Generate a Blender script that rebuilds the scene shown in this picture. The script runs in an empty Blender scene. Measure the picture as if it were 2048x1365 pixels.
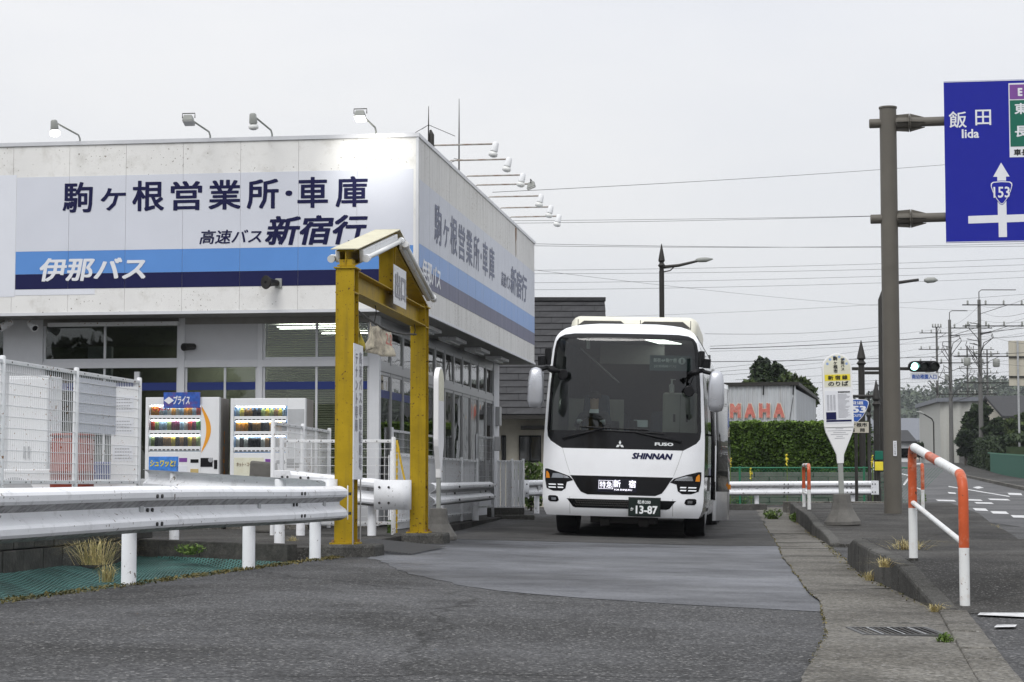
import bpy, bmesh, math, random
from mathutils import Vector, Matrix, noise as mnoise
R = math.radians
random.seed(7)
S = bpy.context.scene
COL = S.collection

# ---------------------------------------------------------------- camera, sky, sun, exposure
F = 3982.0                                   # focal length in pixels of the 2048 px wide photograph
TH = math.atan((967 - 682.5) / F)            # upward tilt
CZ = 0.87
cd = bpy.data.cameras.new('camera'); cam = bpy.data.objects.new('camera', cd); COL.objects.link(cam)
cd.sensor_width = 36; cd.lens = 36 * F / 2048; cd.clip_end = 6000; cd.clip_start = .1
cam.location = (0, 0, CZ); cam.rotation_euler = (math.pi / 2 + TH, 0, 0)
S.camera = cam
SUN_EL, SUN_AZ = 52, 203                     # behind the camera, a little to the left
W = bpy.data.worlds.new('World'); S.world = W; W.use_nodes = True
nt = W.node_tree; N = nt.nodes; L = nt.links; N.clear()
out = N.new('ShaderNodeOutputWorld'); add = N.new('ShaderNodeMixShader')
b1 = N.new('ShaderNodeBackground'); b2 = N.new('ShaderNodeBackground')
sky = N.new('ShaderNodeTexSky'); sky.sky_type = 'NISHITA'; sky.sun_disc = False
sky.sun_elevation = R(SUN_EL); sky.sun_rotation = R(SUN_AZ)
b1.inputs[1].default_value = .1
tc = N.new('ShaderNodeTexCoord'); mp = N.new('ShaderNodeMapping'); mp.inputs['Scale'].default_value = (1, 1, 3.2)
nz = N.new('ShaderNodeTexNoise'); nz.inputs['Scale'].default_value = 1.6; nz.inputs['Detail'].default_value = 5; nz.inputs['Roughness'].default_value = .52
rp = N.new('ShaderNodeValToRGB')
rp.color_ramp.elements[0].position = .3; rp.color_ramp.elements[0].color = (.77, .80, .875, 1)
rp.color_ramp.elements[1].position = .7; rp.color_ramp.elements[1].color = (.98, .98, .99, 1)
sp = N.new('ShaderNodeSeparateXYZ'); mr = N.new('ShaderNodeMapRange')
mr.inputs[1].default_value = -.02; mr.inputs[2].default_value = 1.0; mr.inputs[3].default_value = .84; mr.inputs[4].default_value = 1.75   # overcast sky, brightening steadily to the zenith
mu = N.new('ShaderNodeMixRGB'); mu.blend_type = 'MULTIPLY'; mu.inputs[0].default_value = 1
L.new(tc.outputs['Generated'], mp.inputs[0]); L.new(mp.outputs[0], nz.inputs[0]); L.new(nz.outputs[0], rp.inputs[0])
L.new(tc.outputs['Generated'], sp.inputs[0]); L.new(sp.outputs[2], mr.inputs[0])
L.new(rp.outputs[0], mu.inputs[1]); L.new(mr.outputs[0], mu.inputs[2]); L.new(mu.outputs[0], b2.inputs[0])
b2.inputs[1].default_value = .80
L.new(sky.outputs[0], b1.inputs[0]); add.inputs[0].default_value = .93
L.new(b1.outputs[0], add.inputs[1]); L.new(b2.outputs[0], add.inputs[2]); L.new(add.outputs[0], out.inputs[0])
sd = bpy.data.lights.new('sun', 'SUN'); sun = bpy.data.objects.new('sun', sd); COL.objects.link(sun)
sd.energy = 1.5; sd.angle = R(30); sd.color = (1, .98, .95)
az = R(SUN_AZ); dirv = Vector((math.sin(az) * math.cos(R(SUN_EL)), math.cos(az) * math.cos(R(SUN_EL)), math.sin(R(SUN_EL))))
sun.rotation_euler = dirv.to_track_quat('Z', 'Y').to_euler(); sun.location = dirv * 60
S.view_settings.view_transform = 'Standard'; S.view_settings.look = 'None'; S.view_settings.exposure = 0.22; S.view_settings.gamma = 1

# ---------------------------------------------------------------- measuring helpers (photo pixel -> point in the place)
def ray(px, py):
    u = (682.5 - py) / F
    return Vector(((px - 1024) / F, math.cos(TH) - u * math.sin(TH), math.sin(TH) + u * math.cos(TH)))
def at(px, py, Y):
    d = ray(px, py); return Vector((0, 0, CZ)) + d * (Y / d.y)
def hgt(x, y):
    z = min(.11, max(0, .025 * (3 - x)))
    z *= max(0, min(1, (55 - y) / 10))
    if y > 33: z += .0122 * (min(y, 60) - 33)
    if y > 60: z += .019 * (min(y, 240) - 60)
    return z
def gp(px, py, dz=0):                        # where the sight line meets the ground
    d = ray(px, py); y = 8.
    while y < 320:
        t = y / d.y
        if CZ + d.z * t <= hgt(d.x * t, y) + dz: break
        y += .02
    return Vector((d.x * y / d.y, y, hgt(d.x * y / d.y, y) + dz))
def lerp(a, b, t): return a + (b - a) * t
def interp(tab, x):
    if x <= tab[0][0]: return tab[0][1]
    for (x0, y0), (x1, y1) in zip(tab, tab[1:]):
        if x <= x1: return lerp(y0, y1, (x - x0) / (x1 - x0))
    return tab[-1][1]

# ---------------------------------------------------------------- materials
MATS = {}
def mat(name, col, rough=.55, metal=0, var=.12, vs=6, bump=0, bs=60, dirt=0, dcol=(.12, .1, .08), ds=2.5, streak=False, emit=0, ecol=None, spec=.3, coat=0, dpos=.55, spots=None):
    if name in MATS: return MATS[name]
    m = bpy.data.materials.new(name); m.use_nodes = True; n = m.node_tree.nodes; l = m.node_tree.links
    p = n['Principled BSDF']; p.inputs['Roughness'].default_value = rough; p.inputs['Metallic'].default_value = metal
    p.inputs['Specular IOR Level'].default_value = spec
    if coat: p.inputs['Coat Weight'].default_value = coat; p.inputs['Coat Roughness'].default_value = .08
    tc = n.new('ShaderNodeTexCoord'); cur = None
    if var:
        a = n.new('ShaderNodeTexNoise'); a.inputs['Scale'].default_value = vs; a.inputs['Detail'].default_value = 6; a.inputs['Roughness'].default_value = .6
        l.new(tc.outputs['Object'], a.inputs['Vector'])
        r = n.new('ShaderNodeValToRGB'); r.color_ramp.elements[0].position = .25; r.color_ramp.elements[1].position = .75
        r.color_ramp.elements[0].color = (*[c * (1 - var) for c in col], 1); r.color_ramp.elements[1].color = (*[min(1, c * (1 + var)) for c in col], 1)
        l.new(a.outputs['Fac'], r.inputs[0]); cur = r.outputs[0]
        rr = n.new('ShaderNodeMapRange'); rr.inputs[3].default_value = max(0.02, rough - .08); rr.inputs[4].default_value = min(1, rough + .1)
        l.new(a.outputs['Fac'], rr.inputs[0]); l.new(rr.outputs[0], p.inputs['Roughness'])
    if dirt:
        b = n.new('ShaderNodeTexNoise'); b.inputs['Scale'].default_value = ds; b.inputs['Detail'].default_value = 8; b.inputs['Roughness'].default_value = .68
        mpn = n.new('ShaderNodeMapping'); l.new(tc.outputs['Object'], mpn.inputs[0]); l.new(mpn.outputs[0], b.inputs['Vector'])
        if streak: mpn.inputs['Scale'].default_value = (3, 3, .14)
        r2 = n.new('ShaderNodeValToRGB'); r2.color_ramp.elements[0].position = dpos - .06; r2.color_ramp.elements[1].position = min(1, dpos + .2)
        r2.color_ramp.elements[0].color = (0, 0, 0, 1); r2.color_ramp.elements[1].color = (dirt, dirt, dirt, 1)
        l.new(b.outputs['Fac'], r2.inputs[0])
        mx = n.new('ShaderNodeMixRGB'); l.new(r2.outputs[0], mx.inputs[0])
        if cur: l.new(cur, mx.inputs[1])
        else: mx.inputs[1].default_value = (*col, 1)
        mx.inputs[2].default_value = (*dcol, 1); cur = mx.outputs[0]
    if spots and cur:
        a1 = n.new('ShaderNodeTexNoise'); a1.inputs['Scale'].default_value = spots[0]; a1.inputs['Detail'].default_value = 3; l.new(tc.outputs['Object'], a1.inputs['Vector'])
        a2 = n.new('ShaderNodeTexNoise'); a2.inputs['Scale'].default_value = 1.3; a2.inputs['Detail'].default_value = 3; l.new(tc.outputs['Object'], a2.inputs['Vector'])
        a3 = n.new('ShaderNodeMath'); a3.operation = 'MULTIPLY_ADD'; a3.inputs[1].default_value = .25; l.new(a2.outputs['Fac'], a3.inputs[0]); l.new(a1.outputs['Fac'], a3.inputs[2])
        r3 = n.new('ShaderNodeMapRange'); r3.inputs[1].default_value = spots[1] + .115; r3.inputs[2].default_value = spots[1] + .15; l.new(a3.outputs[0], r3.inputs[0])
        m3 = n.new('ShaderNodeMixRGB'); l.new(r3.outputs[0], m3.inputs[0]); l.new(cur, m3.inputs[1]); m3.inputs[2].default_value = (*spots[2], 1); cur = m3.outputs[0]
    if cur: l.new(cur, p.inputs['Base Color'])
    else: p.inputs['Base Color'].default_value = (*col, 1)
    if bump:
        c = n.new('ShaderNodeTexNoise'); c.inputs['Scale'].default_value = bs; c.inputs['Detail'].default_value = 4
        l.new(tc.outputs['Object'], c.inputs['Vector'])
        bp = n.new('ShaderNodeBump'); bp.inputs['Strength'].default_value = bump; bp.inputs['Distance'].default_value = .02
        l.new(c.outputs['Fac'], bp.inputs['Height']); l.new(bp.outputs[0], p.inputs['Normal'])
    if emit:
        p.inputs['Emission Color'].default_value = (*(ecol or col), 1); p.inputs['Emission Strength'].default_value = emit
    MATS[name] = m; return m
def asphalt(name, lo, hi, grain=260, rough=.78, crack=0, stain=.35, speck=.5, spec=.12, big=.5):
    m = bpy.data.materials.new(name); m.use_nodes = True; n = m.node_tree.nodes; l = m.node_tree.links
    p = n['Principled BSDF']; tc = n.new('ShaderNodeTexCoord'); O = tc.outputs['Object']; p.inputs['Specular IOR Level'].default_value = spec
    def nn(s, d=5, ro=.6):
        a = n.new('ShaderNodeTexNoise'); a.inputs['Scale'].default_value = s; a.inputs['Detail'].default_value = d; a.inputs['Roughness'].default_value = ro
        l.new(O, a.inputs['Vector']); return a.outputs['Fac']
    def ramp(src, p0, p1, c0, c1):
        r = n.new('ShaderNodeValToRGB'); r.color_ramp.elements[0].position = p0; r.color_ramp.elements[1].position = p1
        r.color_ramp.elements[0].color = (*c0, 1); r.color_ramp.elements[1].color = (*c1, 1); l.new(src, r.inputs[0]); return r.outputs[0]
    def mix(f, a, b, mode='MIX'):
        x = n.new('ShaderNodeMixRGB'); x.blend_type = mode
        if isinstance(f, float): x.inputs[0].default_value = f
        else: l.new(f, x.inputs[0])
        for i, s in ((1, a), (2, b)):
            if isinstance(s, tuple): x.inputs[i].default_value = (*s, 1)
            else: l.new(s, x.inputs[i])
        return x.outputs[0]
    c = ramp(nn(big, 9, .62), .36, .64, lo, hi)
    c = mix(.8, c, ramp(nn(34, 6, .8), .33, .68, (.42,) * 3, (1.6,) * 3), 'MULTIPLY')
    v = n.new('ShaderNodeTexVoronoi'); v.inputs['Scale'].default_value = grain; l.new(O, v.inputs['Vector'])
    sx = n.new('ShaderNodeSeparateXYZ'); l.new(v.outputs['Color'], sx.inputs[0])
    c = mix(speck * 1.0, c, ramp(sx.outputs[0], .0, 1, (.35,) * 3, (1.65,) * 3), 'MULTIPLY')
    c = mix(ramp(sx.outputs[1], .93, .95, (0,) * 3, (speck * .7,) * 3), c, (.30, .295, .285))
    c = mix(ramp(nn(1.7, 9, .7), .52, .72, (0,) * 3, (stain,) * 3), c, tuple(x * .45 for x in lo))
    if crack:
        d = n.new('ShaderNodeTexNoise'); d.inputs['Scale'].default_value = 1.3; d.inputs['Detail'].default_value = 6; l.new(O, d.inputs['Vector'])
        va = n.new('ShaderNodeVectorMath'); va.operation = 'ADD'; vs_ = n.new('ShaderNodeVectorMath'); vs_.operation = 'SCALE'; vs_.inputs['Scale'].default_value = .9
        l.new(d.outputs['Color'], vs_.inputs[0]); l.new(O, va.inputs[0]); l.new(vs_.outputs[0], va.inputs[1])
        e = n.new('ShaderNodeTexVoronoi'); e.feature = 'DISTANCE_TO_EDGE'; e.inputs['Scale'].default_value = crack; l.new(va.outputs[0], e.inputs['Vector'])
        c = mix(ramp(e.outputs['Distance'], .001, .006, (.7,) * 3, (0,) * 3), c, (.015, .015, .014))
    l.new(c, p.inputs['Base Color'])
    rr = n.new('ShaderNodeMapRange'); l.new(nn(.6, 7), rr.inputs[0]); rr.inputs[1].default_value = .3; rr.inputs[2].default_value = .7
    rr.inputs[3].default_value = rough - .2; rr.inputs[4].default_value = min(1, rough + .2); l.new(rr.outputs[0], p.inputs['Roughness'])
    b = n.new('ShaderNodeBump'); b.inputs['Strength'].default_value = .6; b.inputs['Distance'].default_value = .006
    l.new(mix(.5, nn(60, 4, .75), v.outputs['Distance']), b.inputs['Height']); l.new(b.outputs[0], p.inputs['Normal'])
    MATS[name] = m; return m
def glass(name, tint=(.7, .74, .72), refl=1.0, rough=.01):
    m = bpy.data.materials.new(name); m.use_nodes = True; n = m.node_tree.nodes; l = m.node_tree.links; n.remove(n['Principled BSDF'])
    o = n['Material Output']; fr = n.new('ShaderNodeFresnel'); fr.inputs[0].default_value = 1.62
    t = n.new('ShaderNodeBsdfTransparent'); t.inputs[0].default_value = (*tint, 1)
    g = n.new('ShaderNodeBsdfGlossy'); g.inputs['Roughness'].default_value = rough; g.inputs[0].default_value = (refl, refl, refl, 1)
    tc = n.new('ShaderNodeTexCoord'); nz = n.new('ShaderNodeTexNoise'); nz.inputs['Scale'].default_value = 1.1; l.new(tc.outputs['Object'], nz.inputs['Vector'])
    bp = n.new('ShaderNodeBump'); bp.inputs['Strength'].default_value = .05; bp.inputs['Distance'].default_value = .05; l.new(nz.outputs['Fac'], bp.inputs['Height'])
    l.new(bp.outputs[0], g.inputs['Normal'])
    x = n.new('ShaderNodeMixShader'); l.new(fr.outputs[0], x.inputs[0]); l.new(t.outputs[0], x.inputs[1]); l.new(g.outputs[0], x.inputs[2]); l.new(x.outputs[0], o.inputs[0])
    MATS[name] = m; return m
def leafmat(name, c0, c1, rough=.6):
    m = bpy.data.materials.new(name); m.use_nodes = True; n = m.node_tree.nodes; l = m.node_tree.links
    p = n['Principled BSDF']; g = n.new('ShaderNodeNewGeometry'); r = n.new('ShaderNodeValToRGB')
    r.color_ramp.elements[0].color = (*c0, 1); r.color_ramp.elements[1].color = (*c1, 1)
    l.new(g.outputs['Random Per Island'], r.inputs[0])
    tc = n.new('ShaderNodeTexCoord'); a = n.new('ShaderNodeTexNoise'); a.inputs['Scale'].default_value = 1.2; a.inputs['Detail'].default_value = 4; l.new(tc.outputs['Object'], a.inputs['Vector'])
    r2 = n.new('ShaderNodeValToRGB'); r2.color_ramp.elements[0].position = .35; r2.color_ramp.elements[1].position = .65
    r2.color_ramp.elements[0].color = (.55, .6, .55, 1); r2.color_ramp.elements[1].color = (1.2, 1.15, 1.0, 1); l.new(a.outputs['Fac'], r2.inputs[0])
    x = n.new('ShaderNodeMixRGB'); x.blend_type = 'MULTIPLY'; x.inputs[0].default_value = 1; l.new(r.outputs[0], x.inputs[1]); l.new(r2.outputs[0], x.inputs[2])
    l.new(x.outputs[0], p.inputs['Base Color']); p.inputs['Roughness'].default_value = rough; p.inputs['Specular IOR Level'].default_value = .25
    MATS[name] = m; return m

asphalt('asphalt', (.042, .0415, .041), (.082, .082, .084), grain=75, crack=.2, speck=.85, stain=.5)
asphalt('asphalt_lane', (.030, .031, .034), (.135, .14, .154), grain=90, rough=.55, spec=.28, speck=.35, stain=.6, big=.33)
asphalt('asphalt_old', (.042, .041, .040), (.08, .078, .075), crack=.35, stain=.45)
asphalt('asphalt_road', (.09, .09, .091), (.125, .125, .127), speck=.2)
asphalt('concrete', (.088, .082, .071), (.165, .157, .139), grain=60, rough=.88, crack=.22, stain=.75, speck=.7)
asphalt('concrete_dark', (.045, .044, .040), (.105, .102, .094), grain=120, rough=.88, stain=.7, speck=.4)
asphalt('walk', (.03, .029, .027), (.072, .069, .064), grain=90, rough=.85, crack=.3, stain=.55, speck=.5)
mat('block_dark', (.05, .049, .045), .9, var=.4, vs=5, bump=.5, bs=30, dirt=.6, dcol=(.13, .125, .11), ds=6)
mat('soil', (.07, .065, .045), .95, var=.5, vs=3, bump=.6, bs=30, dirt=.6, dcol=(.05, .08, .025))
mat('white', (.74, .75, .76), .5, spots=(30, .67, (.28, .17, .1)), var=.04, dirt=.35, dcol=(.33, .32, .30), ds=3, dpos=.6)
mat('white_clean', (.8, .8, .8), .35, var=.02)
mat('rail_white', (.77, .78, .80), .42, spots=(22, .69, (.2, .18, .16)), var=.06, vs=3, dirt=.7, dcol=(.3, .3, .295), ds=7, dpos=.62)
mat('rail_grime_shade', (.40, .40, .405), .6, var=.25, vs=7, dirt=.95, dcol=(.12, .118, .112), ds=4.5, streak=True, dpos=.47)  # dirt plus painted-in shade for the undersides of the rail ridges
mat('galv', (.5, .51, .52), .38, metal=.7, var=.12, vs=12, dirt=.5, dcol=(.2, .2, .2), ds=4)
mat('bolt', (.05, .05, .05), .6, metal=.4)
mat('yellow', (.39, .262, .012), .5, spec=.15, spots=(34, .66, (.10, .05, .02)), var=.2, vs=4, dirt=.7, dcol=(.13, .09, .03), ds=5, dpos=.58, streak=True)
mat('black', (.009, .009, .01), .5, var=0, spec=.2)
mat('rubber', (.022, .022, .023), .8, var=.15)
mat('dark_metal', (.035, .033, .03), .5, metal=.3, var=.1)
mat('brown_pole', (.115, .105, .088), .5, var=.1, vs=3, bump=.03, bs=120)
mat('wire', (.02, .02, .022), .6, var=0)
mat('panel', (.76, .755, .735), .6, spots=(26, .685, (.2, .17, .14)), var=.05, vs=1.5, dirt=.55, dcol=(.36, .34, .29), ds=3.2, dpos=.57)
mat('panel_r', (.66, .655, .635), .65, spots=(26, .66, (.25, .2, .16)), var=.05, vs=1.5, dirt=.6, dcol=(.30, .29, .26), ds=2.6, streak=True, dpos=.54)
mat('coping', (.60, .61, .63), .35, metal=.3, var=.06)
mat('sheet', (.63, .65, .71), .45, var=.03, vs=2)
mat('sheet_w', (.71, .73, .78), .45, var=.03, vs=2)
mat('sheet_blue', (.11, .27, .62), .5, var=.04, vs=2, spec=.2)
mat('sheet_navy', (.014, .016, .07), .55, var=.08, vs=2, spec=.12)
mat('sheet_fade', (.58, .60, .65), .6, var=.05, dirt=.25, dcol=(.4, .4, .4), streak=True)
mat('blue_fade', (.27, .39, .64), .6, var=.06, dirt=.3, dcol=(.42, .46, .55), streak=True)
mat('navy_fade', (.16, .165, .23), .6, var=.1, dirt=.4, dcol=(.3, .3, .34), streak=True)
mat('ink', (.014, .015, .06), .6, var=0, spec=.1)
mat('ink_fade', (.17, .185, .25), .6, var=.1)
mat('ink_grey', (.33, .33, .36), .6, var=.2, vs=30)
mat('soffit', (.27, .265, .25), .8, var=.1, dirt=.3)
mat('alu', (.42, .425, .43), .35, metal=.55, var=.06)
mat('frame_w', (.62, .63, .65), .45, var=.04)
mat('wall_w', (.56, .57, .59), .6, var=.03, bump=.04, bs=150)
mat('inside', (.22, .22, .17), .8)
mat('inside_dk', (.06, .06, .055), .9)
mat('blind', (.62, .62, .44), .6, var=.05)
mat('blue_band', (.018, .035, .17), .35, var=.03)
mat('lamp_on', (1, .98, .9), .5, var=0, emit=9)
mat('tube_on', (1, 1, .95), .5, var=0, emit=22)
mat('lamp_off', (.75, .76, .74), .25, var=0)
mat('lamp_house', (.30, .31, .29), .5, var=.1)
mat('rust', (.22, .13, .08), .8, var=.4, vs=20)
mat('rusty_pole', (.40, .38, .35), .6, var=.1, dirt=.9, dcol=(.22, .12, .07), ds=14, dpos=.5)
mat('orange_paint', (.50, .09, .028), .38, var=.2, vs=6, dirt=.85, dcol=(.62, .42, .32), ds=7, dpos=.57, spots=(30, .68, (.12, .05, .03)))
mat('white_paint', (.72, .73, .72), .4, var=.05, dirt=.7, dcol=(.46, .33, .24), ds=8, dpos=.6, spots=(30, .69, (.2, .1, .06)))
mat('sign_blue', (.016, .022, .30), .4, var=.03, spec=.15)
mat('sign_green', (.008, .13, .085), .3, var=.03)
mat('sign_purple', (.20, .07, .30), .3, var=.03)
mat('sign_white', (.74, .75, .78), .35, var=.03)
mat('route_blue', (.03, .10, .40), .3, var=.03)
mat('cream', (.70, .69, .56), .5, var=.08, dirt=.3, dcol=(.5, .42, .2), ds=10)
mat('yellow_strip', (.80, .66, .05), .5, var=.08)
mat('black_ink', (.02, .02, .02), .6, var=0)
mat('red_fade', (.50, .15, .12), .7, var=.3, vs=9, dirt=.7, dcol=(.55, .45, .4), ds=7, dpos=.55)
mat('green_mat', (.03, .17, .09), .5, var=.15)
mat('roof_black', (.035, .035, .037), .7, var=.35, vs=3, dirt=.35, dcol=(.09, .09, .09), ds=8)
mat('siding', (.50, .47, .39), .75, var=.08, vs=12, bump=.3, bs=40)
mat('corr', (.50, .52, .54), .5, metal=.3, var=.1, vs=1.2, dirt=.65, dcol=(.30, .28, .26), ds=1.6, streak=True)
mat('shed', (.42, .42, .39), .6, var=.06)
mat('tile_grey', (.16, .17, .19), .55, var=.15)
mat('wood', (.50, .38, .17), .7, var=.2)
mat('pole_grey', (.13, .128, .122), .85, var=.15)
mat('grating', (.10, .10, .10), .6, metal=.4, var=.3, vs=12)
mat('stone', (.13, .125, .115), .9, var=.3, vs=4, bump=.4, bs=20)
mat('bark', (.06, .05, .04), .9, var=.3, bump=.4)
mat('paint_mark', (.62, .62, .62), .75, var=.12, vs=20, dirt=.8, dcol=(.16, .16, .16), ds=7, dpos=.52)
leafmat('leaf_hedge', (.026, .055, .010), (.085, .15, .026))
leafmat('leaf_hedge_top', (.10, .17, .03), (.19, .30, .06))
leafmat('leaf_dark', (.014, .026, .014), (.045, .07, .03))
leafmat('leaf_mid', (.03, .05, .018), (.085, .12, .04))
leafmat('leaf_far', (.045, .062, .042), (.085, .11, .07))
leafmat('weed', (.06, .11, .02), (.16, .24, .06))
leafmat('dry', (.34, .27, .12), (.62, .52, .28))
leafmat('moss', (.05, .055, .018), (.2, .16, .06))
glass('glass', (.62, .66, .63)); glass('glass_dark', (.22, .25, .24)); glass('windshield', (.50, .57, .54), .85)

# ---------------------------------------------------------------- mesh helpers
class MB:
    def __init__(s): s.v = []; s.f = []; s.m = []; s.k = 0
    def add(s, vs, fs):
        o = len(s.v); s.v += [tuple(v) for v in vs]; s.f += [tuple(i + o for i in f) for f in fs]; s.m += [s.k] * len(fs); return s
    def hexa(s, p):
        return s.add(p, [(0, 3, 2, 1), (4, 5, 6, 7), (0, 1, 5, 4), (1, 2, 6, 5), (2, 3, 7, 6), (3, 0, 4, 7)])
    def box(s, x0, x1, y0, y1, z0, z1):
        return s.hexa([(x0, y0, z0), (x1, y0, z0), (x1, y1, z0), (x0, y1, z0), (x0, y0, z1), (x1, y0, z1), (x1, y1, z1), (x0, y1, z1)])
    def bar(s, a, b, w, h=None, up=(0, 0, 1)):
        a = Vector(a); b = Vector(b); h = h or w; d = (b - a).normalized(); u = Vector(up)
        if abs(d.dot(u)) > .98: u = Vector((0, 1, 0))
        x = d.cross(u).normalized(); u = x.cross(d)
        p = []
        for q in (a, b):
            for i, j in ((-1, -1), (1, -1), (1, 1), (-1, 1)): p.append(q + x * (w / 2 * i) + u * (h / 2 * j))
        return s.hexa(p)
    def tube(s, pts, r, n=8, cap=True):
        pts = [Vector(p) for p in pts]; rs = r if isinstance(r, (list, tuple)) else [r] * len(pts)
        vs = []; fs = []; pu = None
        for i, p in enumerate(pts):
            d = (pts[min(i + 1, len(pts) - 1)] - pts[max(i - 1, 0)]).normalized()
            u = pu if pu else (Vector((0, 0, 1)) if abs(d.z) < .9 else Vector((1, 0, 0)))
            x = d.cross(u).normalized(); u = x.cross(d).normalized(); pu = u
            for k in range(n):
                a = 2 * math.pi * k / n; vs.append(p + (x * math.cos(a) + u * math.sin(a)) * rs[i])
        for i in range(len(pts) - 1):
            for k in range(n):
                fs.append((i * n + k, i * n + (k + 1) % n, (i + 1) * n + (k + 1) % n, (i + 1) * n + k))
        if cap: fs += [tuple(range(n))[::-1], tuple(range((len(pts) - 1) * n, len(pts) * n))]
        return s.add(vs, fs)
    def lathe(s, prof, c=(0, 0, 0), n=16):
        return s.tube([(c[0], c[1], c[2] + z) for r, z in prof], [r for r, z in prof], n) if len({z for r, z in prof}) == len(prof) else s.lathe([(r, z + i * 1e-4) for i, (r, z) in enumerate(prof)], c, n)
    def prism(s, poly, o, ux, uy, n0, n1):   # polygon in plane (o,ux,uy) extruded along the normal from n0 to n1
        o = Vector(o); ux = Vector(ux); uy = Vector(uy); nn = ux.cross(uy).normalized(); k = len(poly)
        a = [o + ux * x + uy * y + nn * n0 for x, y in poly]; b = [o + ux * x + uy * y + nn * n1 for x, y in poly]
        return s.add(a + b, [tuple(range(k))[::-1], tuple(range(k, 2 * k))] + [(i, (i + 1) % k, k + (i + 1) % k, k + i) for i in range(k)])
    def mesh(s, name, mats):
        me = bpy.data.meshes.new(name); me.from_pydata(s.v, [], s.f)
        for m in (mats if isinstance(mats, (list, tuple)) else [mats]): me.materials.append(MATS[m])
        if any(s.m): me.polygons.foreach_set('material_index', s.m)
        return me
    def build(s, name, mats, parent=None, bevel=0, smooth=False):
        return obj(name, s.mesh(name, mats), parent, bevel, smooth)
def obj(name, me, parent=None, bevel=0, smooth=False):
    o = bpy.data.objects.new(name, me); COL.objects.link(o)
    if parent: o.parent = parent
    if smooth: me.shade_smooth() if smooth is True else me.set_sharp_from_angle(angle=R(smooth))
    if smooth and smooth is not True:
        me.polygons.foreach_set('use_smooth', [True] * len(me.polygons))
    if bevel:
        b = o.modifiers.new('bevel', 'BEVEL'); b.width = bevel; b.segments = 2; b.limit_method = 'ANGLE'; b.angle_limit = R(40)
    return o
def thing(name, label, cat, loc=(0, 0, 0), rz=0, group=None, kind=None):
    o = bpy.data.objects.new(name, None); COL.objects.link(o); o.location = loc; o.rotation_euler = (0, 0, rz); o.empty_display_size = .2
    return tag(o, label, cat, group, kind)
def tag(o, label=None, cat=None, group=None, kind=None):
    if label: o['label'] = label
    if cat: o['category'] = cat
    if group: o['group'] = group
    if kind: o['kind'] = kind
    return o
def struct(o): o['kind'] = 'structure'; return o
def text_mesh(body, bold=0, shear=0, vert=False, space=1.0):
    c = bpy.data.curves.new('t', 'FONT'); c.body = '\n'.join(body) if vert else body; c.resolution_u = 2; c.shear = 0
    if vert: c.align_x = 'CENTER'
    c.space_character = space; c.space_line = space if vert else 1
    o = bpy.data.objects.new('t', c); COL.objects.link(o); bpy.context.view_layer.update()
    me = bpy.data.meshes.new_from_object(o.evaluated_get(bpy.context.evaluated_depsgraph_get()))
    vs = [v.co.copy() for v in me.vertices]; fs = [tuple(p.vertices) for p in me.polygons]
    bpy.data.objects.remove(o); bpy.data.curves.remove(c); bpy.data.meshes.remove(me)
    if shear: vs = [Vector((v.x + v.y * shear, v.y, 0)) for v in vs]
    if bold:
        V = []; Fs = []
        for k, (dx, dy) in enumerate(((0, 0), (1, .6), (-1, -.6), (-.8, .8), (.8, -.8), (1, 0), (-1, 0))):
            o_ = len(V); V += [Vector((v.x + dx * bold, v.y + dy * bold, k * .0003)) for v in vs]; Fs += [tuple(i + o_ for i in f) for f in fs]
        vs, fs = V, Fs
    return vs, fs
def text(body, m, parent, o, ux, uy, w, h, off=.004, name='lettering', bold=0, shear=0, vert=False, warp=None, space=1.0):
    vs, fs = text_mesh(body, bold, shear, vert, space)
    x0 = min(v.x for v in vs); x1 = max(v.x for v in vs); y0 = min(v.y for v in vs); y1 = max(v.y for v in vs)
    o = Vector(o); ux = Vector(ux); uy = Vector(uy); nn = ux.cross(uy)
    P = []
    for v in vs:
        a = (v.x - x0) / (x1 - x0) * w; b = (v.y - y0) / (y1 - y0) * h; k = off + v.z
        P.append(warp(a, b, k) if warp else o + ux * a + uy * b + nn * k)
    me = bpy.data.meshes.new(name); me.from_pydata([tuple(p) for p in P], [], fs); me.materials.append(MATS[m])
    return obj(name, me, parent)
def leafcloud(mb, pts, s0, s1, flat=0):
    vs = []; fs = []
    for p in pts:
        n = Vector((random.gauss(0, 1), random.gauss(0, 1), random.gauss(0, 1) + flat)).normalized()
        t = n.orthogonal().normalized(); t.rotate(Matrix.Rotation(random.random() * 6.28, 3, n)); b = n.cross(t); s = random.uniform(s0, s1)
        k = len(vs); vs += [p - t * s, p + b * s * .55, p + t * s, p - b * s * .55]; fs.append((k, k + 1, k + 2, k + 3))
    mb.add(vs, fs); return mb
def blob(c, r, n, k=.0):
    c = Vector(c); o = []
    for _ in range(n):
        d = Vector((random.gauss(0, 1), random.gauss(0, 1), random.gauss(0, 1))).normalized() * (random.random() ** .4)
        o.append(c + Vector((d.x * r[0], d.y * r[1], d.z * r[2])))
    return o
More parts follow.
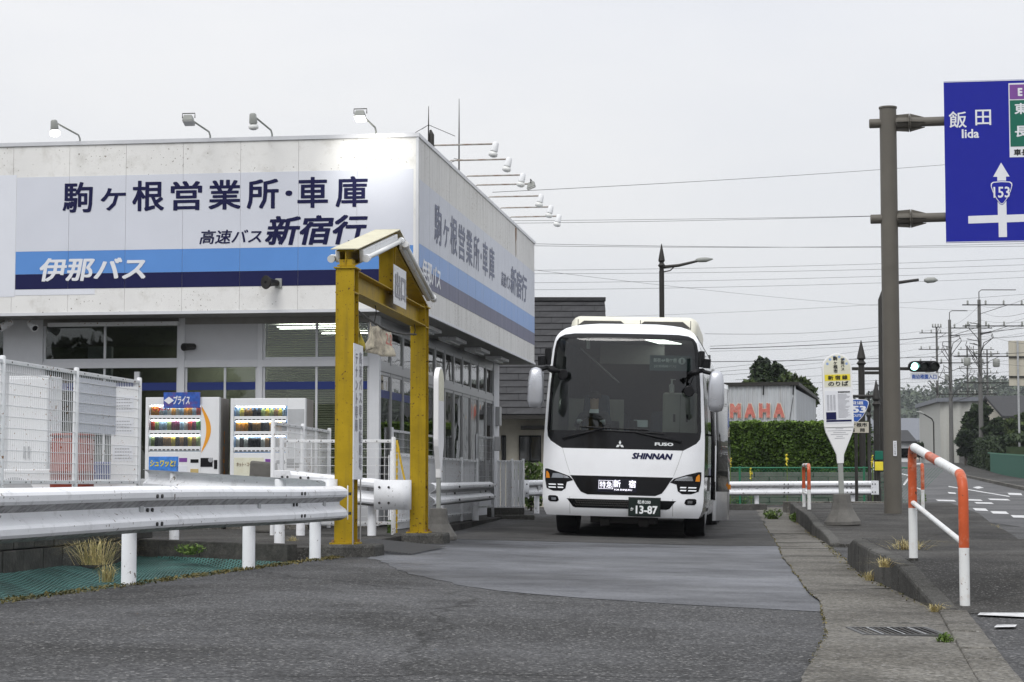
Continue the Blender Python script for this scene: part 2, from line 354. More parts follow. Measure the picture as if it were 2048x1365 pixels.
def tuft(mb, c, n, h, spread, w=.004, lean=(0, 0)):
    c = Vector(c); vs = []; fs = []
    for _ in range(n):
        a = random.random() * 6.28; q = random.random(); hh = h * random.uniform(.45, 1)
        d = Vector((math.cos(a), math.sin(a), 0)) * spread * q + Vector((*lean, 0)) * q
        b = c + d * .15 + Vector((random.uniform(-.3, .3), random.uniform(-.3, .3), 0)) * spread * .6; d = d + Vector((random.gauss(0, .3), random.gauss(0, .3), 0)) * spread; m = b + d * .35 + Vector((0, 0, hh * .7)); e = b + d * random.uniform(.7, 1.3) + Vector((0, 0, hh * random.uniform(.35, 1.0)))
        x = Vector((-d.y, d.x, 0)).normalized() * w if d.length > 1e-5 else Vector((w, 0, 0))
        k = len(vs); vs += [b - x, b + x, m + x * .8, m - x * .8, e]; fs += [(k, k + 1, k + 2, k + 3), (k + 3, k + 2, k + 4)]
    mb.add(vs, fs); return mb
# ================================================================= SETTING
def rows(name, ys, fl, fr, nx, z, m, parent=None, skirt=0, knots=()):
    mb = MB(); vs = []; fs = []
    for y in ys:
        a, b = fl(y), fr(y)
        for i in range(nx + 1):
            x = lerp(a, b, i / nx)
            if knots: x = knots[i] if i else a
            vs.append((x, y, z(x, y)))
    for j in range(len(ys) - 1):
        for i in range(nx):
            k = j * (nx + 1) + i; fs.append((k, k + 1, k + nx + 2, k + nx + 1))
    if skirt:
        for e in (0, nx):
            o = len(vs)
            for j in range(len(ys)): x, y, zz = vs[j * (nx + 1) + e]; vs.append((x, y, zz - skirt))
            for j in range(len(ys) - 1): a = j * (nx + 1) + e; b = a + nx + 1; fs.append((a, b, o + j + 1, o + j))
        for j in (0, len(ys) - 1):
            o = len(vs)
            for i in range(nx + 1): x, y, zz = vs[j * (nx + 1) + i]; vs.append((x, y, zz - skirt))
            for i in range(nx): a = j * (nx + 1) + i; fs.append((a, a + 1, o + i + 1, o + i))
    mb.add(vs, fs); return mb.build(name, m, parent)
def frange(a, b, s): return [a + (b - a) * i / max(1, round((b - a) / s)) for i in range(max(1, round((b - a) / s)) + 1)]

# base terrain to the horizon
mb = MB(); xs = [-1500, -900, -400, -200, -100, -60, -41, -39, -20, 0, 20, 39, 41, 60, 80, 100, 140, 200, 400, 900, 1500]
ys = [-300, -100, -33, -31, 0, 20, 40, 58, 59.5, 70, 90, 120, 160, 200, 240, 300, 400, 700, 1200, 1700]
def gbase(x, y): return -.5 if -40 < x < 40 and -32 < y < 59 else hgt(max(4, min(x, 80)), y) - .03
mb.add([(x, y, gbase(x, y)) for y in ys for x in xs], [(j * len(xs) + i, j * len(xs) + i + 1, (j + 1) * len(xs) + i + 1, (j + 1) * len(xs) + i) for j in range(len(ys) - 1) for i in range(len(xs) - 1)])
struct(mb.build('ground', 'soil'))

RAIL_L = lambda y: -5.65 + .19 * y                                   # line of the near guard rail
DRV_L = lambda y: (RAIL_L(y) - .06 if y < 21 else -2.3)
XS = lambda z: (lambda x, y: hgt(x, y) + z)
struct(rows('driveway', frange(-30, 60, .5), DRV_L, lambda y: 40, 4, XS(0), 'asphalt', skirt=.5, knots=(0, -1.4, 3.0, 9.0, 40)))
GUT_L = lambda y: interp([(-30, -5), (0, -.25), (8.7, 1.27), (11, 1.72), (13.17, 2.04), (13.9, 2.14), (16, 2.35), (24.2, 3.26), (30, 3.95), (50, 6.1), (60, 7.2)], y) + .03 * mnoise.noise((y * .8, 0, 0)) + .008 * mnoise.noise((y * 6, 0, 7))
KERB = [(-30, -3.4), (0, .55), (8.7, 2.0), (13.4, 2.85), (18.9, 3.3), (21, 3.55), (28.6, 4.5), (40.4, 5.74), (46, 6.4), (60, 8)]
KRB = lambda y: interp(KERB, y)
PATCH = [(13.2, 2.02), (13.45, 1.5), (13.75, .95), (14.1, .45), (14.8, -.12), (15.6, -.45), (17, -.85), (19, -1.2), (20.2, -1.4), (21.2, -1.52), (24, -1.3), (28, -.75)]
struct(rows('driveway_resurfaced_patch', frange(13.2, 27.7, .12), lambda y: interp(PATCH, y) + .10 * mnoise.noise((y * 1.6, 2, 0)) + .04 * mnoise.noise((y * 7, 5, 0)), lambda y: GUT_L(y) + .05, 70, XS(.003), 'asphalt_lane'))
struct(rows('driveway_worn_stretch', frange(27.65, 56, .25), lambda y: -1.1 + .135 * (y - 28), lambda y: GUT_L(y) + .05, 24, lambda x, y: hgt(x, y) + .007 + .004 * min(1, max(0, (y - 27.6))), 'asphalt_old'))
gut = struct(rows('gutter', frange(-20, 52, .06), GUT_L, KRB, 6, lambda x, y: hgt(x, y) + .014 + .004 * math.sin(y * .9), 'concrete'))
for y in (16.2, 23.4, 26.1, 28.8, 33.5):                               # expansion joints and lifting slots
    mb = MB(); mb.bar((GUT_L(y), y, hgt(3, y) + .0205), (KRB(y), y + .05, hgt(3, y) + .0205), .02, .004); mb.build('joint', 'black', gut)

# raised pavement pieces on the right, each with kerb stones
def island(name, ys, zt, right, topmat):
    lz = lambda y: interp(zt, y)
    o = struct(rows(name, ys, lambda y: KRB(y) + .13, right, 8, lambda x, y: lz(y) + .012 * mnoise.noise((x * .9, y * .9, 3)), topmat, skirt=.5))
    y = ys[0]
    while y < ys[-1] - .1:
        e = min(y + 1.2, ys[-1]); a = [(KRB(y), y + .006), (KRB(y) + .15, y + .006), (KRB(e) + .15, e - .006), (KRB(e), e - .006)]
        mb = MB(); j = .006 * random.uniform(-1, 1)
        mb.hexa([(p[0] + (.0 if i in (1, 2) else -.02), p[1], -.3) for i, p in enumerate(a)] + [(p[0], p[1], max(.022, lz(p[1])) + .012 + j) for p in a])
        mb.build('kerb_stone', 'concrete_dark', o, bevel=.025); y = e
    return o
near_walk = island('pavement', frange(13.35, 21.6, .15), [(13.3, .0), (13.8, .03), (14.6, .12), (16.1, .25), (20.6, .29), (21.1, .29), (21.6, .2)], lambda y: 7.2, 'walk')
far_walk = island('pavement', frange(27.2, 45.8, .3), [(27.2, .05), (28.9, .13), (32.2, .185), (36, .33), (45, .42), (46, .42)], lambda y: 7.75 + .165 * (y - 32), 'walk')
mb = MB(); mb.box(6.45, 8.75, 46.9, 47.6, -.2, .44); struct(mb.build('kerb_wall', 'concrete', None, bevel=.02))
mb = MB(); mb.box(3.8, 6.3, 49.3, 49.6, -.2, .36); struct(mb.build('kerb_wall', 'concrete_dark', None, bevel=.02))
ks = struct(rows('kerb_run', [8, 13.35], lambda y: KRB(y) + .02, lambda y: KRB(y) + .16, 1, XS(.006), 'concrete_dark'))
y = 7.6
while y < 13.3:                                                      # flat drop-kerb stones running to the camera
    e = min(y + .62, 13.34); mb = MB(); j = random.uniform(-.004, .006)
    a = [(KRB(y), y + .008), (KRB(y) + .19, y + .008), (KRB(e) + .19, e - .008), (KRB(e), e - .008)]
    mb.hexa([(*p, -.2) for p in a] + [(*p, hgt(*p) + .028 + j) for p in a]); mb.build('kerb_stone', 'concrete', ks, bevel=.012); y = e
# drain grate in the gutter
gr = thing('drain_grate', 'rectangular dark steel drain grate set in the concrete gutter in the foreground', 'grate', (1.93, 11.03, .03))
mb = MB(); mb.box(0, .47, 0, .025, 0, .012).box(0, .47, .555, .58, 0, .012).box(0, .025, .025, .555, 0, .012).box(.445, .47, .025, .555, 0, .012); mb.build('frame', 'grating', gr)
mb = MB(); mb.box(.025, .445, .025, .555, -.006, -.002); mb.build('pit_dark_sheet', 'black', gr)  # black sheet stands for the darkness below the bars
for i in range(13):
    mb = MB(); mb.box(.04 + i * .0325, .052 + i * .0325, .026, .554, -.001, .010); mb.build('bar', 'dark_metal', gr)
for i in (1, 2, 3):
    mb = MB(); mb.box(i * .1175 - .004, i * .1175 + .004, .026, .554, .0102, .0125); mb.build('cross_bar', 'galv', gr)

# route 153 leaving to the right, with its far pavement and painted markings
RR = lambda y: interp([(20, 10.5), (73, 18.8), (105, 23.8), (225, 47), (330, 75)], y)
RL = lambda y: interp([(20, 9.2), (45, 9.6), (50, 10), (90, 15.2), (105, 17.3), (225, 40), (330, 66)], y)
road = struct(rows('road', frange(22, 330, 2), RL, RR, 10, XS(.006), 'asphalt_road'))
struct(rows('pavement_beyond_road', frange(50, 300, 3), lambda y: RR(y) + .15, lambda y: RR(y) + 2.0, 3, XS(.12), 'walk', skirt=.3))
mb = MB(); k = [(RR(y), y) for y in frange(50, 300, 6)]
for a, b in zip(k, k[1:]): mb.hexa([(a[0], a[1], hgt(*a) - .1), (a[0] + .15, a[1], hgt(*a) - .1), (b[0] + .15, b[1], hgt(*b) - .1), (b[0], b[1], hgt(*b) - .1), (a[0], a[1], hgt(*a) + .13), (a[0] + .15, a[1], hgt(*a) + .13), (b[0] + .15, b[1], hgt(*b) + .13), (b[0], b[1], hgt(*b) + .13)])
struct(mb.build('far_kerb', 'concrete'))
def mark(c, parent=road):
    mb = MB(); mb.add([gp(px, py, .014) for px, py in c], [tuple(range(len(c)))]); mb.build('marking', 'paint_mark', parent)
for x0, x1, y, t, sk in [(1876, 1913, 1001, 3, 5), (1935, 1966, 1000, 3, 5), (1981, 2021, 999, 3, 6), (1953, 1988, 1006, 3, 5), (1872, 1905, 1010, 3, 7), (1951, 1977, 1019, 5, 6), (1986, 2018, 1025, 5, 6), (2027, 2060, 1033, 5, 6), (1898, 1913, 986, 3, 3), (2018, 2045, 988, 4, 3), (2060, 2100, 1000, 4, 6), (2070, 2110, 1042, 6, 6)]:
    mark([(x0, y + t / 2), (x1, y + t / 2 + 1), (x1 - sk, y - t / 2 + 1), (x0 - sk, y - t / 2)])
mark([(1897, 974), (1897, 972.4), (2018, 992.4), (2020, 994.4)]); mark([(1945, 975), (1958, 973), (1968, 976), (1955, 978)])
mark([(1803, 947), (1816, 950), (1816, 952), (1803, 949)]); mark([(1805, 970), (1816, 956), (1817, 960), (1809, 971)])
mark([(1955, 1230), (2060, 1235), (2060, 1226), (1960, 1226)], near_walk); mark([(1988, 1255), (2030, 1254), (2034, 1250), (1994, 1250)], near_walk)

# car park slab on the left, dark concrete edging, sunken bed under a net
lot = [(-2.3, 20.85), (-1.95, 20.9), (-1.3, 26.4), (-1.15, 30.3), (-.3, 38.5), (.3, 46.5), (-40, 52), (-40, 2), (-7.4, 2), (-4.95, 18.5), (-4.42, 23.05)]
mb = MB(); mb.prism(lot, (0, 0, 0), (1, 0, 0), (0, 1, 0), -.5, .2); LOT = struct(mb.build('car_park', 'walk'))
a, b = Vector((-4.45, 23.02, 0)), Vector((-2.28, 20.8, 0)); n = 4
for i in range(n):
    p, q = a.lerp(b, i / n), a.lerp(b, (i + .985) / n); mb = MB(); mb.bar(p + Vector((0, 0, .06)), q + Vector((0, 0, .06)), .14, .36); mb.build('edging_stone', 'block_dark', LOT, bevel=.012)
# netting over the sunken bed
m = bpy.data.materials.new('net'); m.use_nodes = True; n_ = m.node_tree.nodes; l_ = m.node_tree.links; p_ = n_['Principled BSDF']
p_.inputs['Base Color'].default_value = (.028, .115, .10, 1); p_.inputs['Roughness'].default_value = .55
tcn = n_.new('ShaderNodeTexCoord'); wv = []
for d, s in (('X', 9), ('Y', 5)):
    w_ = n_.new('ShaderNodeTexWave'); w_.bands_direction = d; w_.inputs['Scale'].default_value = s; w_.inputs['Distortion'].default_value = 1.2; w_.inputs['Detail Scale'].default_value = .6; l_.new(tcn.outputs['Object'], w_.inputs['Vector']); wv.append(w_)
mxn = n_.new('ShaderNodeMath'); mxn.operation = 'MAXIMUM'; l_.new(wv[0].outputs['Fac'], mxn.inputs[0]); l_.new(wv[1].outputs['Fac'], mxn.inputs[1])
nr = n_.new('ShaderNodeMapRange'); nr.inputs[1].default_value = .35; nr.inputs[2].default_value = .85; nr.inputs[3].default_value = .12; nr.inputs[4].default_value = .85; l_.new(mxn.outputs[0], nr.inputs[0]); l_.new(nr.outputs[0], p_.inputs['Alpha'])
nn_ = n_.new('ShaderNodeTexNoise'); nn_.inputs['Scale'].default_value = 1.6; nn_.inputs['Detail'].default_value = 8; nn_.inputs['Roughness'].default_value = .7; l_.new(tcn.outputs['Object'], nn_.inputs['Vector'])
rn_ = n_.new('ShaderNodeValToRGB'); rn_.color_ramp.elements[0].position = .35; rn_.color_ramp.elements[1].position = .68; rn_.color_ramp.elements[0].color = (.016, .06, .05, 1); rn_.color_ramp.elements[1].color = (.06, .19, .17, 1); l_.new(nn_.outputs['Fac'], rn_.inputs[0]); l_.new(rn_.outputs[0], p_.inputs['Base Color'])
MATS['net'] = m
mb = MB(); vs = []; fs = []; nu, nv = 60, 160
A_, B_, C_, D_ = Vector((-4.6, 7, 0)), Vector((-2.15, 20.2, 0)), Vector((-2.4, 20.75, 0)), Vector((-4.4, 22.9, 0)); E_ = Vector((-7.0, 6, 0))
for j in range(nv + 1):
    t = j / nv; y = lerp(6.5, 22.9, t)
    xr = RAIL_L(y) - .02 if y < 20.4 else interp([(20.4, -1.8), (20.7, -2.35), (22.9, -4.4)], y)
    xl = interp([(6.5, -7.0), (18.5, -4.93), (22.9, -4.45)], y)
    for i in range(nu + 1):
        s = i / nu; x = lerp(xr, xl, s); e = min(1, min(s, 1 - s) * 3.2, (1 - t) * 4)
        z = .06 - .24 * e + .09 * mnoise.noise((x * 1.1, y * .45, 1)) * e + .2 * e * (abs(mnoise.noise((x * .8 + y * .25, y * .7, 5))) - .2) + .02 * e * mnoise.noise((x * 5, y * 4, 9))
        vs.append((x, y, z))
for j in range(nv):
    for i in range(nu): k = j * (nu + 1) + i; fs.append((k, k + 1, k + nu + 2, k + nu + 1))
mb.add(vs, fs); tag(mb.build('ground_net', 'net', smooth=True), 'green shade netting laid over the sunken bed beside the guard rail', 'netting')
mb = MB()
for _ in range(900):
    y = random.uniform(7, 20.6); x = RAIL_L(y) - random.uniform(-.02, .13); leafcloud(mb, blob((x, y, hgt(x, y) + .01), (.06, .1, .012), 6), .006, .017, 1.2)
for _ in range(260):
    y = random.uniform(14, 46); x = KRB(y) - random.uniform(-.01, .06); leafcloud(mb, blob((x, y, hgt(x, y) + .015), (.04, .12, .012), 5), .006, .016, 1.2)
for _ in range(260):
    y = random.uniform(9, 40); x = GUT_L(y); leafcloud(mb, blob((x, y, hgt(x, y) + .016), (.012, .06, .004), 4), .004, .009, 1.2)
tag(mb.build('moss', 'moss'), 'dry moss and litter along the edges of the asphalt', 'moss', kind='stuff')
for px, py, n, hh, spd, m_, lab in [(1815, 1103, 60, .16, .5, 'dry', 'flattened straw coloured grass tuft at the foot of the orange and white barrier'), (1990, 1075, 50, .26, .16, 'dry', 'dry seeding grass tuft at the right end of the near pavement'), (1948, 1050, 40, .3, .12, 'weed', 'small green weed behind the near orange barrier'), (1868, 1036, 26, .2, .08, 'weed', 'little green weed right of the big pole foot'), (1846, 1016, 40, .5, .14, 'weed', 'tall green weed by the far small orange barrier'), (1770, 1135, 30, .1, .2, 'dry', 'dry grass wisps hanging over the kerb face'), (1740, 1165, 36, .14, .2, 'dry', 'brown dead weed at the foot of the kerb'), (190, 1130, 90, .34, .55, 'dry', 'pale dry grass clump growing through the green net'), (215, 1165, 40, .2, .2, 'dry', 'short dry grass tuft near the first rail post'), (1868, 1228, 30, .1, .12, 'dry', 'dry grass at the low end of the kerb'), (240, 1095, 70, .3, .3, 'weed', 'dark green weed at the edge of the netted bed'), (380, 1110, 50, .16, .3, 'weed', 'green sprouts under the net beside the second rail post'), (160, 1110, 60, .2, .4, 'weed', 'green weeds at the foot of the block wall'), (585, 1098, 40, .2, .14, 'dry', 'dry grass sprouting at the end of the edging by the gate'), (640, 1108, 60, .12, .2, 'dry', 'dry grass around the last rail post'), (1545, 1040, 50, .3, .4, 'weed', 'loose green weeds at the far kerb wall'), (1590, 1045, 40, .25, .2, 'weed', 'weed at the far corner of the kerb'), (1480, 1012, 80, .45, .7, 'weed', 'rough weeds below the far guard rail'), (780, 1080, 36, .35, .06, 'weed', 'thin weed stem by the foot of the far gate post'), (1890, 1290, 40, .08, .08, 'weed', 'tiny green weed between gutter and drop kerb')]:
    z0 = .25 if (1700 < px < 1860 and 1060 < py < 1140) else 0
    d = ray(px, py); q = Vector((0, 0, CZ)) + d * ((z0 - CZ) / d.z) if z0 else gp(px, py)
    mb = MB(); tuft(mb, (0, 0, 0), int(n * 2.2), hh, spd, .0022 if q.y < 26 else .005)
    if m_ == 'weed': leafcloud(mb, blob((0, 0, hh * .4), (spd * .6, spd * .6, hh * .4), n * 2), min(.02, hh * .08), min(.05, hh * .18))
    o = mb.build('grass_tuft', m_); o.location = q; tag(o, lab, 'weed', 'weeds and grass tufts')
# ================================================================= BUS OFFICE BUILDING
BA = -math.atan(.141)
CX, CY = -1.405, 29.5
X, Y, Z = (1, 0, 0), (0, 1, 0), (0, 0, 1)
ob = thing('office_building', 'single storey white bus office with tall blue striped signboard parapet on the left', 'building', (CX, CY, 0), BA)
def part(name, m, b, bevel=0, parent=ob, lab=None):
    mb = MB(); mb.box(*b); o = mb.build(name, m, parent, bevel)
    if lab: o['label'] = lab
    return o
Z0, Z1 = 3.47, 6.04
part('floor_slab', 'concrete', (-9, -.82, .82, 13.5, -.3, .22))
part('parapet_core', 'inside_dk', (-9, -.07, .07, 13.55, Z0 + .02, Z1 - .1))
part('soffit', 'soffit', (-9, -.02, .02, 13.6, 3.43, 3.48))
part('bottom_trim', 'frame_w', (-9, .012, -.012, .019, 3.425, 3.468)); part('bottom_trim', 'frame_w', (-.02, .012, .02, 13.62, 3.4255, 3.4675))
part('coping', 'coping', (-9, .02, -.02, .3, Z1 + .002, 6.1)); part('coping', 'coping', (-.28, .02, .302, 13.62, Z1 + .002, 6.0995))
part('corner_trim', 'frame_w', (-.03, .009, -.009, .03, Z0 + .002, Z1))
for k in range(10):
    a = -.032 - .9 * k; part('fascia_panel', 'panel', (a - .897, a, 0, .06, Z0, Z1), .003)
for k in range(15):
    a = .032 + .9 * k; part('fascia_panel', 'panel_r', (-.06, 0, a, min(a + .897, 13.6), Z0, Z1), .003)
sg = lambda n, m, b: part(n, m, b)
for k in range(7):                                                    # printed sheets, cut at every panel joint
    x1 = -.07 if k == 0 else -.03 - .9 * k; x0 = max(-6.27, -.03 - .9 * (k + 1) + .004)
    if x1 <= x0 + .02: continue
    sg('sign_sheet', 'sheet', (x0, x1, -.004, -.0005, 4.413, 5.56)); sg('blue_stripe', 'sheet_blue', (x0, x1, -.0042, -.0005, 4.062, 4.411)); sg('navy_stripe', 'sheet_navy', (x0, x1, -.0041, -.0005, 3.83, 4.06))
sg('white_sheet', 'sheet_w', (-9, -6.275, -.0043, -.0005, 3.72, 5.6))
sg('white_sheet', 'sheet_w', (-6.272, -5.0, -.0043, -.0005, 3.74, 3.827))
for k in range(15):
    y0 = .1 if k == 0 else .034 + .9 * k; y1 = min(13.55, .028 + .9 * (k + 1))
    if y1 - y0 < .05: continue
    sg('sign_sheet', 'sheet_fade', (.0005, .004, y0, y1, 4.45, 5.42)); sg('blue_stripe', 'blue_fade', (.0005, .0042, y0, y1, 4.10, 4.448)); sg('navy_stripe', 'navy_fade', (.0005, .0041, y0, y1, 3.84, 4.098))
CH = [('駒', 127, 188, 0, 1), ('ケ', 204, 255, .04, .78), ('根', 268, 332, 0, 1), ('営', 345, 408, 0, .96), ('業', 421, 485, 0, .97), ('所', 497, 560, 0, .97), ('・', 573, 587, .4, .58), ('車', 597, 657, 0, 1), ('庫', 672, 735, 0, 1)]
for ch, p0, p1, q0, q1 in CH:
    text(ch, 'ink', ob, (-5.53 + (p0 - 127) / 608 * 4.77, -.004, 5.0 + q0 * .47), X, Z, (p1 - p0) / 608 * 4.77, (q1 - q0) * .47, bold=.022, name='character')
    text(ch, 'ink_fade', ob, (.004, 1.36 + (p0 - 127) / 608 * 6.3, 4.62 + q0 * .63), Y, Z, (p1 - p0) / 608 * 6.3, (q1 - q0) * .63, bold=.02, name='character')
text('高速バス', 'ink', ob, (-3.36, -.004, 4.48), X, Z, .97, .215, bold=.016, shear=.2, name='service_lettering')
text('新宿行', 'ink', ob, (-2.34, -.004, 4.44), X, Z, 1.58, .45, bold=.03, shear=.2, name='destination_lettering')
text('伊那バス', 'sign_white', ob, (-5.88, -.0045, 3.945), X, Z, 1.68, .36, bold=.028, shear=.14, name='operator_lettering')
text('高速バス', 'ink_fade', ob, (.004, 8.55, 4.65), Y, Z, 1.2, .29, bold=.016, shear=.15, name='service_lettering')
text('新宿行', 'ink_fade', ob, (.004, 9.8, 4.63), Y, Z, 2.45, .56, bold=.028, shear=.15, name='destination_lettering')
text('伊那バス', 'sign_white', ob, (.0045, .33, 3.9), Y, Z, 1.57, .36, bold=.026, shear=.1, name='operator_lettering')
part('roof', 'concrete_dark', (-9, -.1, .1, 13.5, 5.7, 5.75))
mb = MB(); mb.prism([(10.5, 6.02), (10.72, 6.02), (10.70, 5.8), (10.64, 5.75), (10.66, 5.5), (10.6, 5.42), (10.57, 5.66), (10.53, 5.8)], (.002, 0, 0), Y, Z, 0, .002); mb.build('rust_patch', 'rust', ob)
# walls and windows, camera side (plane y = .8)
yw = .8
for x0, x1 in ((-6.75, -6.12), (-3.92, -3.82), (-.90, -.74), (-8.4, -8.3)): part('column', 'frame_w', (x0, x1, yw - .02, yw + .12, .22, 3.43), .004)
part('transom', 'frame_w', (-6.12, -.90, yw - .01, yw + .1, 2.66, 2.77), .004)
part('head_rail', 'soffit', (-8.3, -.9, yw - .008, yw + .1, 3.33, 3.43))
part('blank_panel', 'wall_w', (-3.82, -2.62, yw + .01, yw + .06, 2.77, 3.33))
part('column', 'frame_w', (-2.66, -2.58, yw - .012, yw + .09, .22, 3.33), .004)
def window(x0, x1, z0, z1, mull=(), gl='glass'):
    w = part('window', 'frame_w', (x0, x1, yw + .02, yw + .07, z0, z0 + .04), .003)
    for a in (x0,) + tuple(mull) + (x1 - .035,): part('frame', 'frame_w', (a, a + .035, yw + .021, yw + .069, z0 + .04, z1), .003, w)
    b = (x0,) + tuple(mull) + (x1 - .035,)
    for a, c in zip(b, b[1:]): part('pane', gl, (a + .035, c, yw + .042, yw + .048, z0 + .04, z1), 0, w)
window(-6.12, -3.92, 2.77, 3.33, (-5.14,)); window(-2.58, -.9, 2.77, 3.33, (-1.75,)); window(-6.12, -3.92, .9, 2.66, (-5.14,)); window(-3.82, -2.66, .9, 2.66, (-3.2,)); window(-2.58, -.9, .9, 2.66, (-1.75,)); window(-8.3, -6.75, .9, 3.33, (-7.5,))
part('sill_wall', 'wall_w', (-8.3, -.9, yw + .02, yw + .1, .22, .9))
for x0, x1 in ((-6.12, -3.92), (-3.82, -2.66), (-2.58, -.9)): part('blue_band', 'blue_band', (x0, x1, yw + .028, yw + .034, 2.31, 2.43))
part('door_frame', 'frame_w', (-4.62, -4.54, yw - .03, yw + .019, .22, 2.6))
for x0, x1, z0, z1 in ((-2.55, -.95, 2.79, 3.32), (-2.55, -.95, .95, 2.64), (-3.8, -2.7, .95, 2.2)):
    mb = MB(); z = z0
    while z < z1: mb.hexa([(x0, yw + .16, z), (x1, yw + .16, z), (x1, yw + .19, z + .024), (x0, yw + .19, z + .024), (x0, yw + .16, z + .002), (x1, yw + .16, z + .002), (x1, yw + .19, z + .026), (x0, yw + .19, z + .026)]); z += .036
    mb.build('blind', 'blind', ob)
part('interior_wall', 'inside', (-9, -.95, 7, 7.1, .22, 3.43)); part('interior_wall', 'inside', (-9, -8.9, .95, 7, .22, 3.43))
part('partition', 'wall_w', (-5.9, -5.5, 2.2, 2.3, .22, 3.1)); part('partition', 'inside', (-3.2, -2.9, 3.5, 6.9, .22, 2.6))
for x, y in ((-2.1, 2.2), (-1.7, 3.6), (-4.8, 6.2)):
    mb = MB(); mb.box(x - .6, x + .6, y - .09, y + .09, 3.36, 3.40); mb.build('ceiling_light', 'tube_on', ob)
# walls and windows, driveway side (plane x = -.8)
xw_ = -.8
part('sill_wall', 'wall_w', (xw_ - .1, xw_ - .01, .95, 12.8, .22, .55)); part('column', 'frame_w', (xw_ - .12, xw_ + .03, 12.8, 13.55, .22, 3.43), .004)
part('transom', 'alu', (xw_ - .08, xw_ + .02, .95, 12.8, 2.60, 2.72), .004); part('head_rail', 'alu', (xw_ - .08, xw_ + .01, .95, 12.8, 3.30, 3.43), .004)
nb = 12
for k in range(nb):
    y0 = .95 + k * 11.85 / nb; y1 = y0 + 11.85 / nb
    w = part('window', 'alu', (xw_ - .05, xw_ + .012, y0, y0 + .07, .55, 3.30), .003)
    for z0, z1 in ((.55, 2.6), (2.72, 3.3)):
        part('pane', 'glass', (xw_ - .02, xw_ - .014, y0 + .1, y1 - .03, z0 + .05, z1 - .05), 0, w)
        part('frame', 'alu', (xw_ - .035, xw_ + .002, y0 + .07, y0 + .1, z0, z1), 0, w); part('frame', 'alu', (xw_ - .035, xw_ + .002, y1 - .03, y1 - .001, z0, z1), 0, w)
        part('frame', 'alu', (xw_ - .035, xw_ + .001, y0 + .1, y1 - .03, z0, z0 + .05), 0, w); part('frame', 'alu', (xw_ - .035, xw_ + .001, y0 + .1, y1 - .03, z1 - .05, z1), 0, w)
part('blue_band', 'blue_band', (xw_ - .012, xw_ - .008, .98, 4.9, 2.2, 2.32)); part('end_wall', 'wall_w', (-9, -.92, 13.4, 13.55, .22, 3.43)); part('interior_wall', 'inside_dk', (-6, -5.9, 7.1, 13.4, .22, 3.43))
for k, y in enumerate((2.6, 5.2, 8.0, 10.6)):
    f = part('soffit_light', 'white', (-.62, -.3, y, y + 1.15, 3.37, 3.428), .006); part('tube', 'lamp_off', (-.5, -.42, y + .05, y + 1.1, 3.345, 3.369), 0, f)
part('meter_box', 'alu', (xw_ + .031, xw_ + .12, 13.0, 13.3, 2.1, 2.5), .006)
mb = MB(); mb.tube([(-.74 + .04, yw - .05, 3.43), (-.74 + .04, yw - .05, 2.9)], .0, 6) if False else None
cv = part('cable_trunk', 'white', (-6.0, -3.9, yw - .14, yw - .03, 3.31, 3.37), .004)
def bpt(lx, ly, z): return Vector((CX + lx * math.cos(BA) - ly * math.sin(BA), CY + lx * math.sin(BA) + ly * math.cos(BA), z))

# ---- lamps on the parapet
def lamp(lx, ly, ax, lab, typ='bulb', lit=False, length=1.0, tilt=0):
    t = thing('sign_lamp', lab, 'lamp', bpt(lx, ly, 6.1), BA + (math.pi / 2 if ax else 0), 'lamps reaching out over the parapet')   # local -y points away from the wall
    rm = 'rusty_pole' if ax else 'lamp_house'
    e = Vector((0, -length, .13 + tilt))
    mb = MB(); mb.tube([(0, .1, 0), (0, .1, .06), (0, .03, .11), e], .014, 8); mb.build('arm', rm, t, smooth=True)
    mb = MB(); mb.box(-.04, .04, .06, .14, -.002, .012); mb.build('bracket', rm, t)
    if typ == 'bulb':
        d = Vector((0, .25, -1)).normalized(); a = e + Vector((0, 0, .03))
        mb = MB(); mb.tube([a, a + d * .02, a + d * .13, a + d * .15], [.03, .05, .06, .062], 14); mb.build('housing', 'lamp_house' if not ax else 'white', t, smooth=40)
        mb = MB(); mb.tube([a + d * .15, a + d * .19, a + d * .23, a + d * .25], [.045, .075, .07, .03], 14); mb.build('bulb', 'lamp_on' if lit else 'lamp_off', t, smooth=True)
    else:
        e0 = e
        mb = MB(); mb.hexa([e + Vector(v) * .75 for v in ((-.11, -.1, -.06), (.11, -.1, -.06), (.11, .1, -.13), (-.11, .1, -.13), (-.08, -.07, .06), (.08, -.07, .06), (.08, .07, .02), (-.08, .07, .02))]); mb.build('housing', 'lamp_house', t, bevel=.01)
        mb = MB(); mb.hexa([e + Vector(v) * .75 for v in ((-.10, -.09, -.075), (.10, -.09, -.075), (.10, .09, -.142), (-.10, .09, -.142), (-.10, -.09, -.066), (.10, -.09, -.066), (.10, .09, -.133), (-.10, .09, -.133))]); mb.build('lens', 'lamp_on' if lit else 'lamp_off', t)
        mb = MB(); mb.tube([e + Vector((-.095, 0, 0)), e + Vector((-.095, 0, .07)), e + Vector((.095, 0, .07)), e + Vector((.095, 0, 0))], .008, 6); mb.build('yoke', 'dark_metal', t)
        if lit:
            ld = bpy.data.lights.new('flood', 'SPOT'); lo = bpy.data.objects.new('light', ld); COL.objects.link(lo); lo.parent = t
            ld.energy = 38; ld.spot_size = R(95); ld.spot_blend = .9; ld.shadow_soft_size = .08; ld.color = (1, .98, .92)
            lo.location = e + Vector((0, .02, -.16)); lo.rotation_euler = Vector((0, -.85, .3)).to_track_quat('Z', 'Y').to_euler()
    return t
lamp(-5.32, .03, 0, 'lit round bulb lamp on a bent arm, leftmost above the parapet', lit=True, tilt=.0)
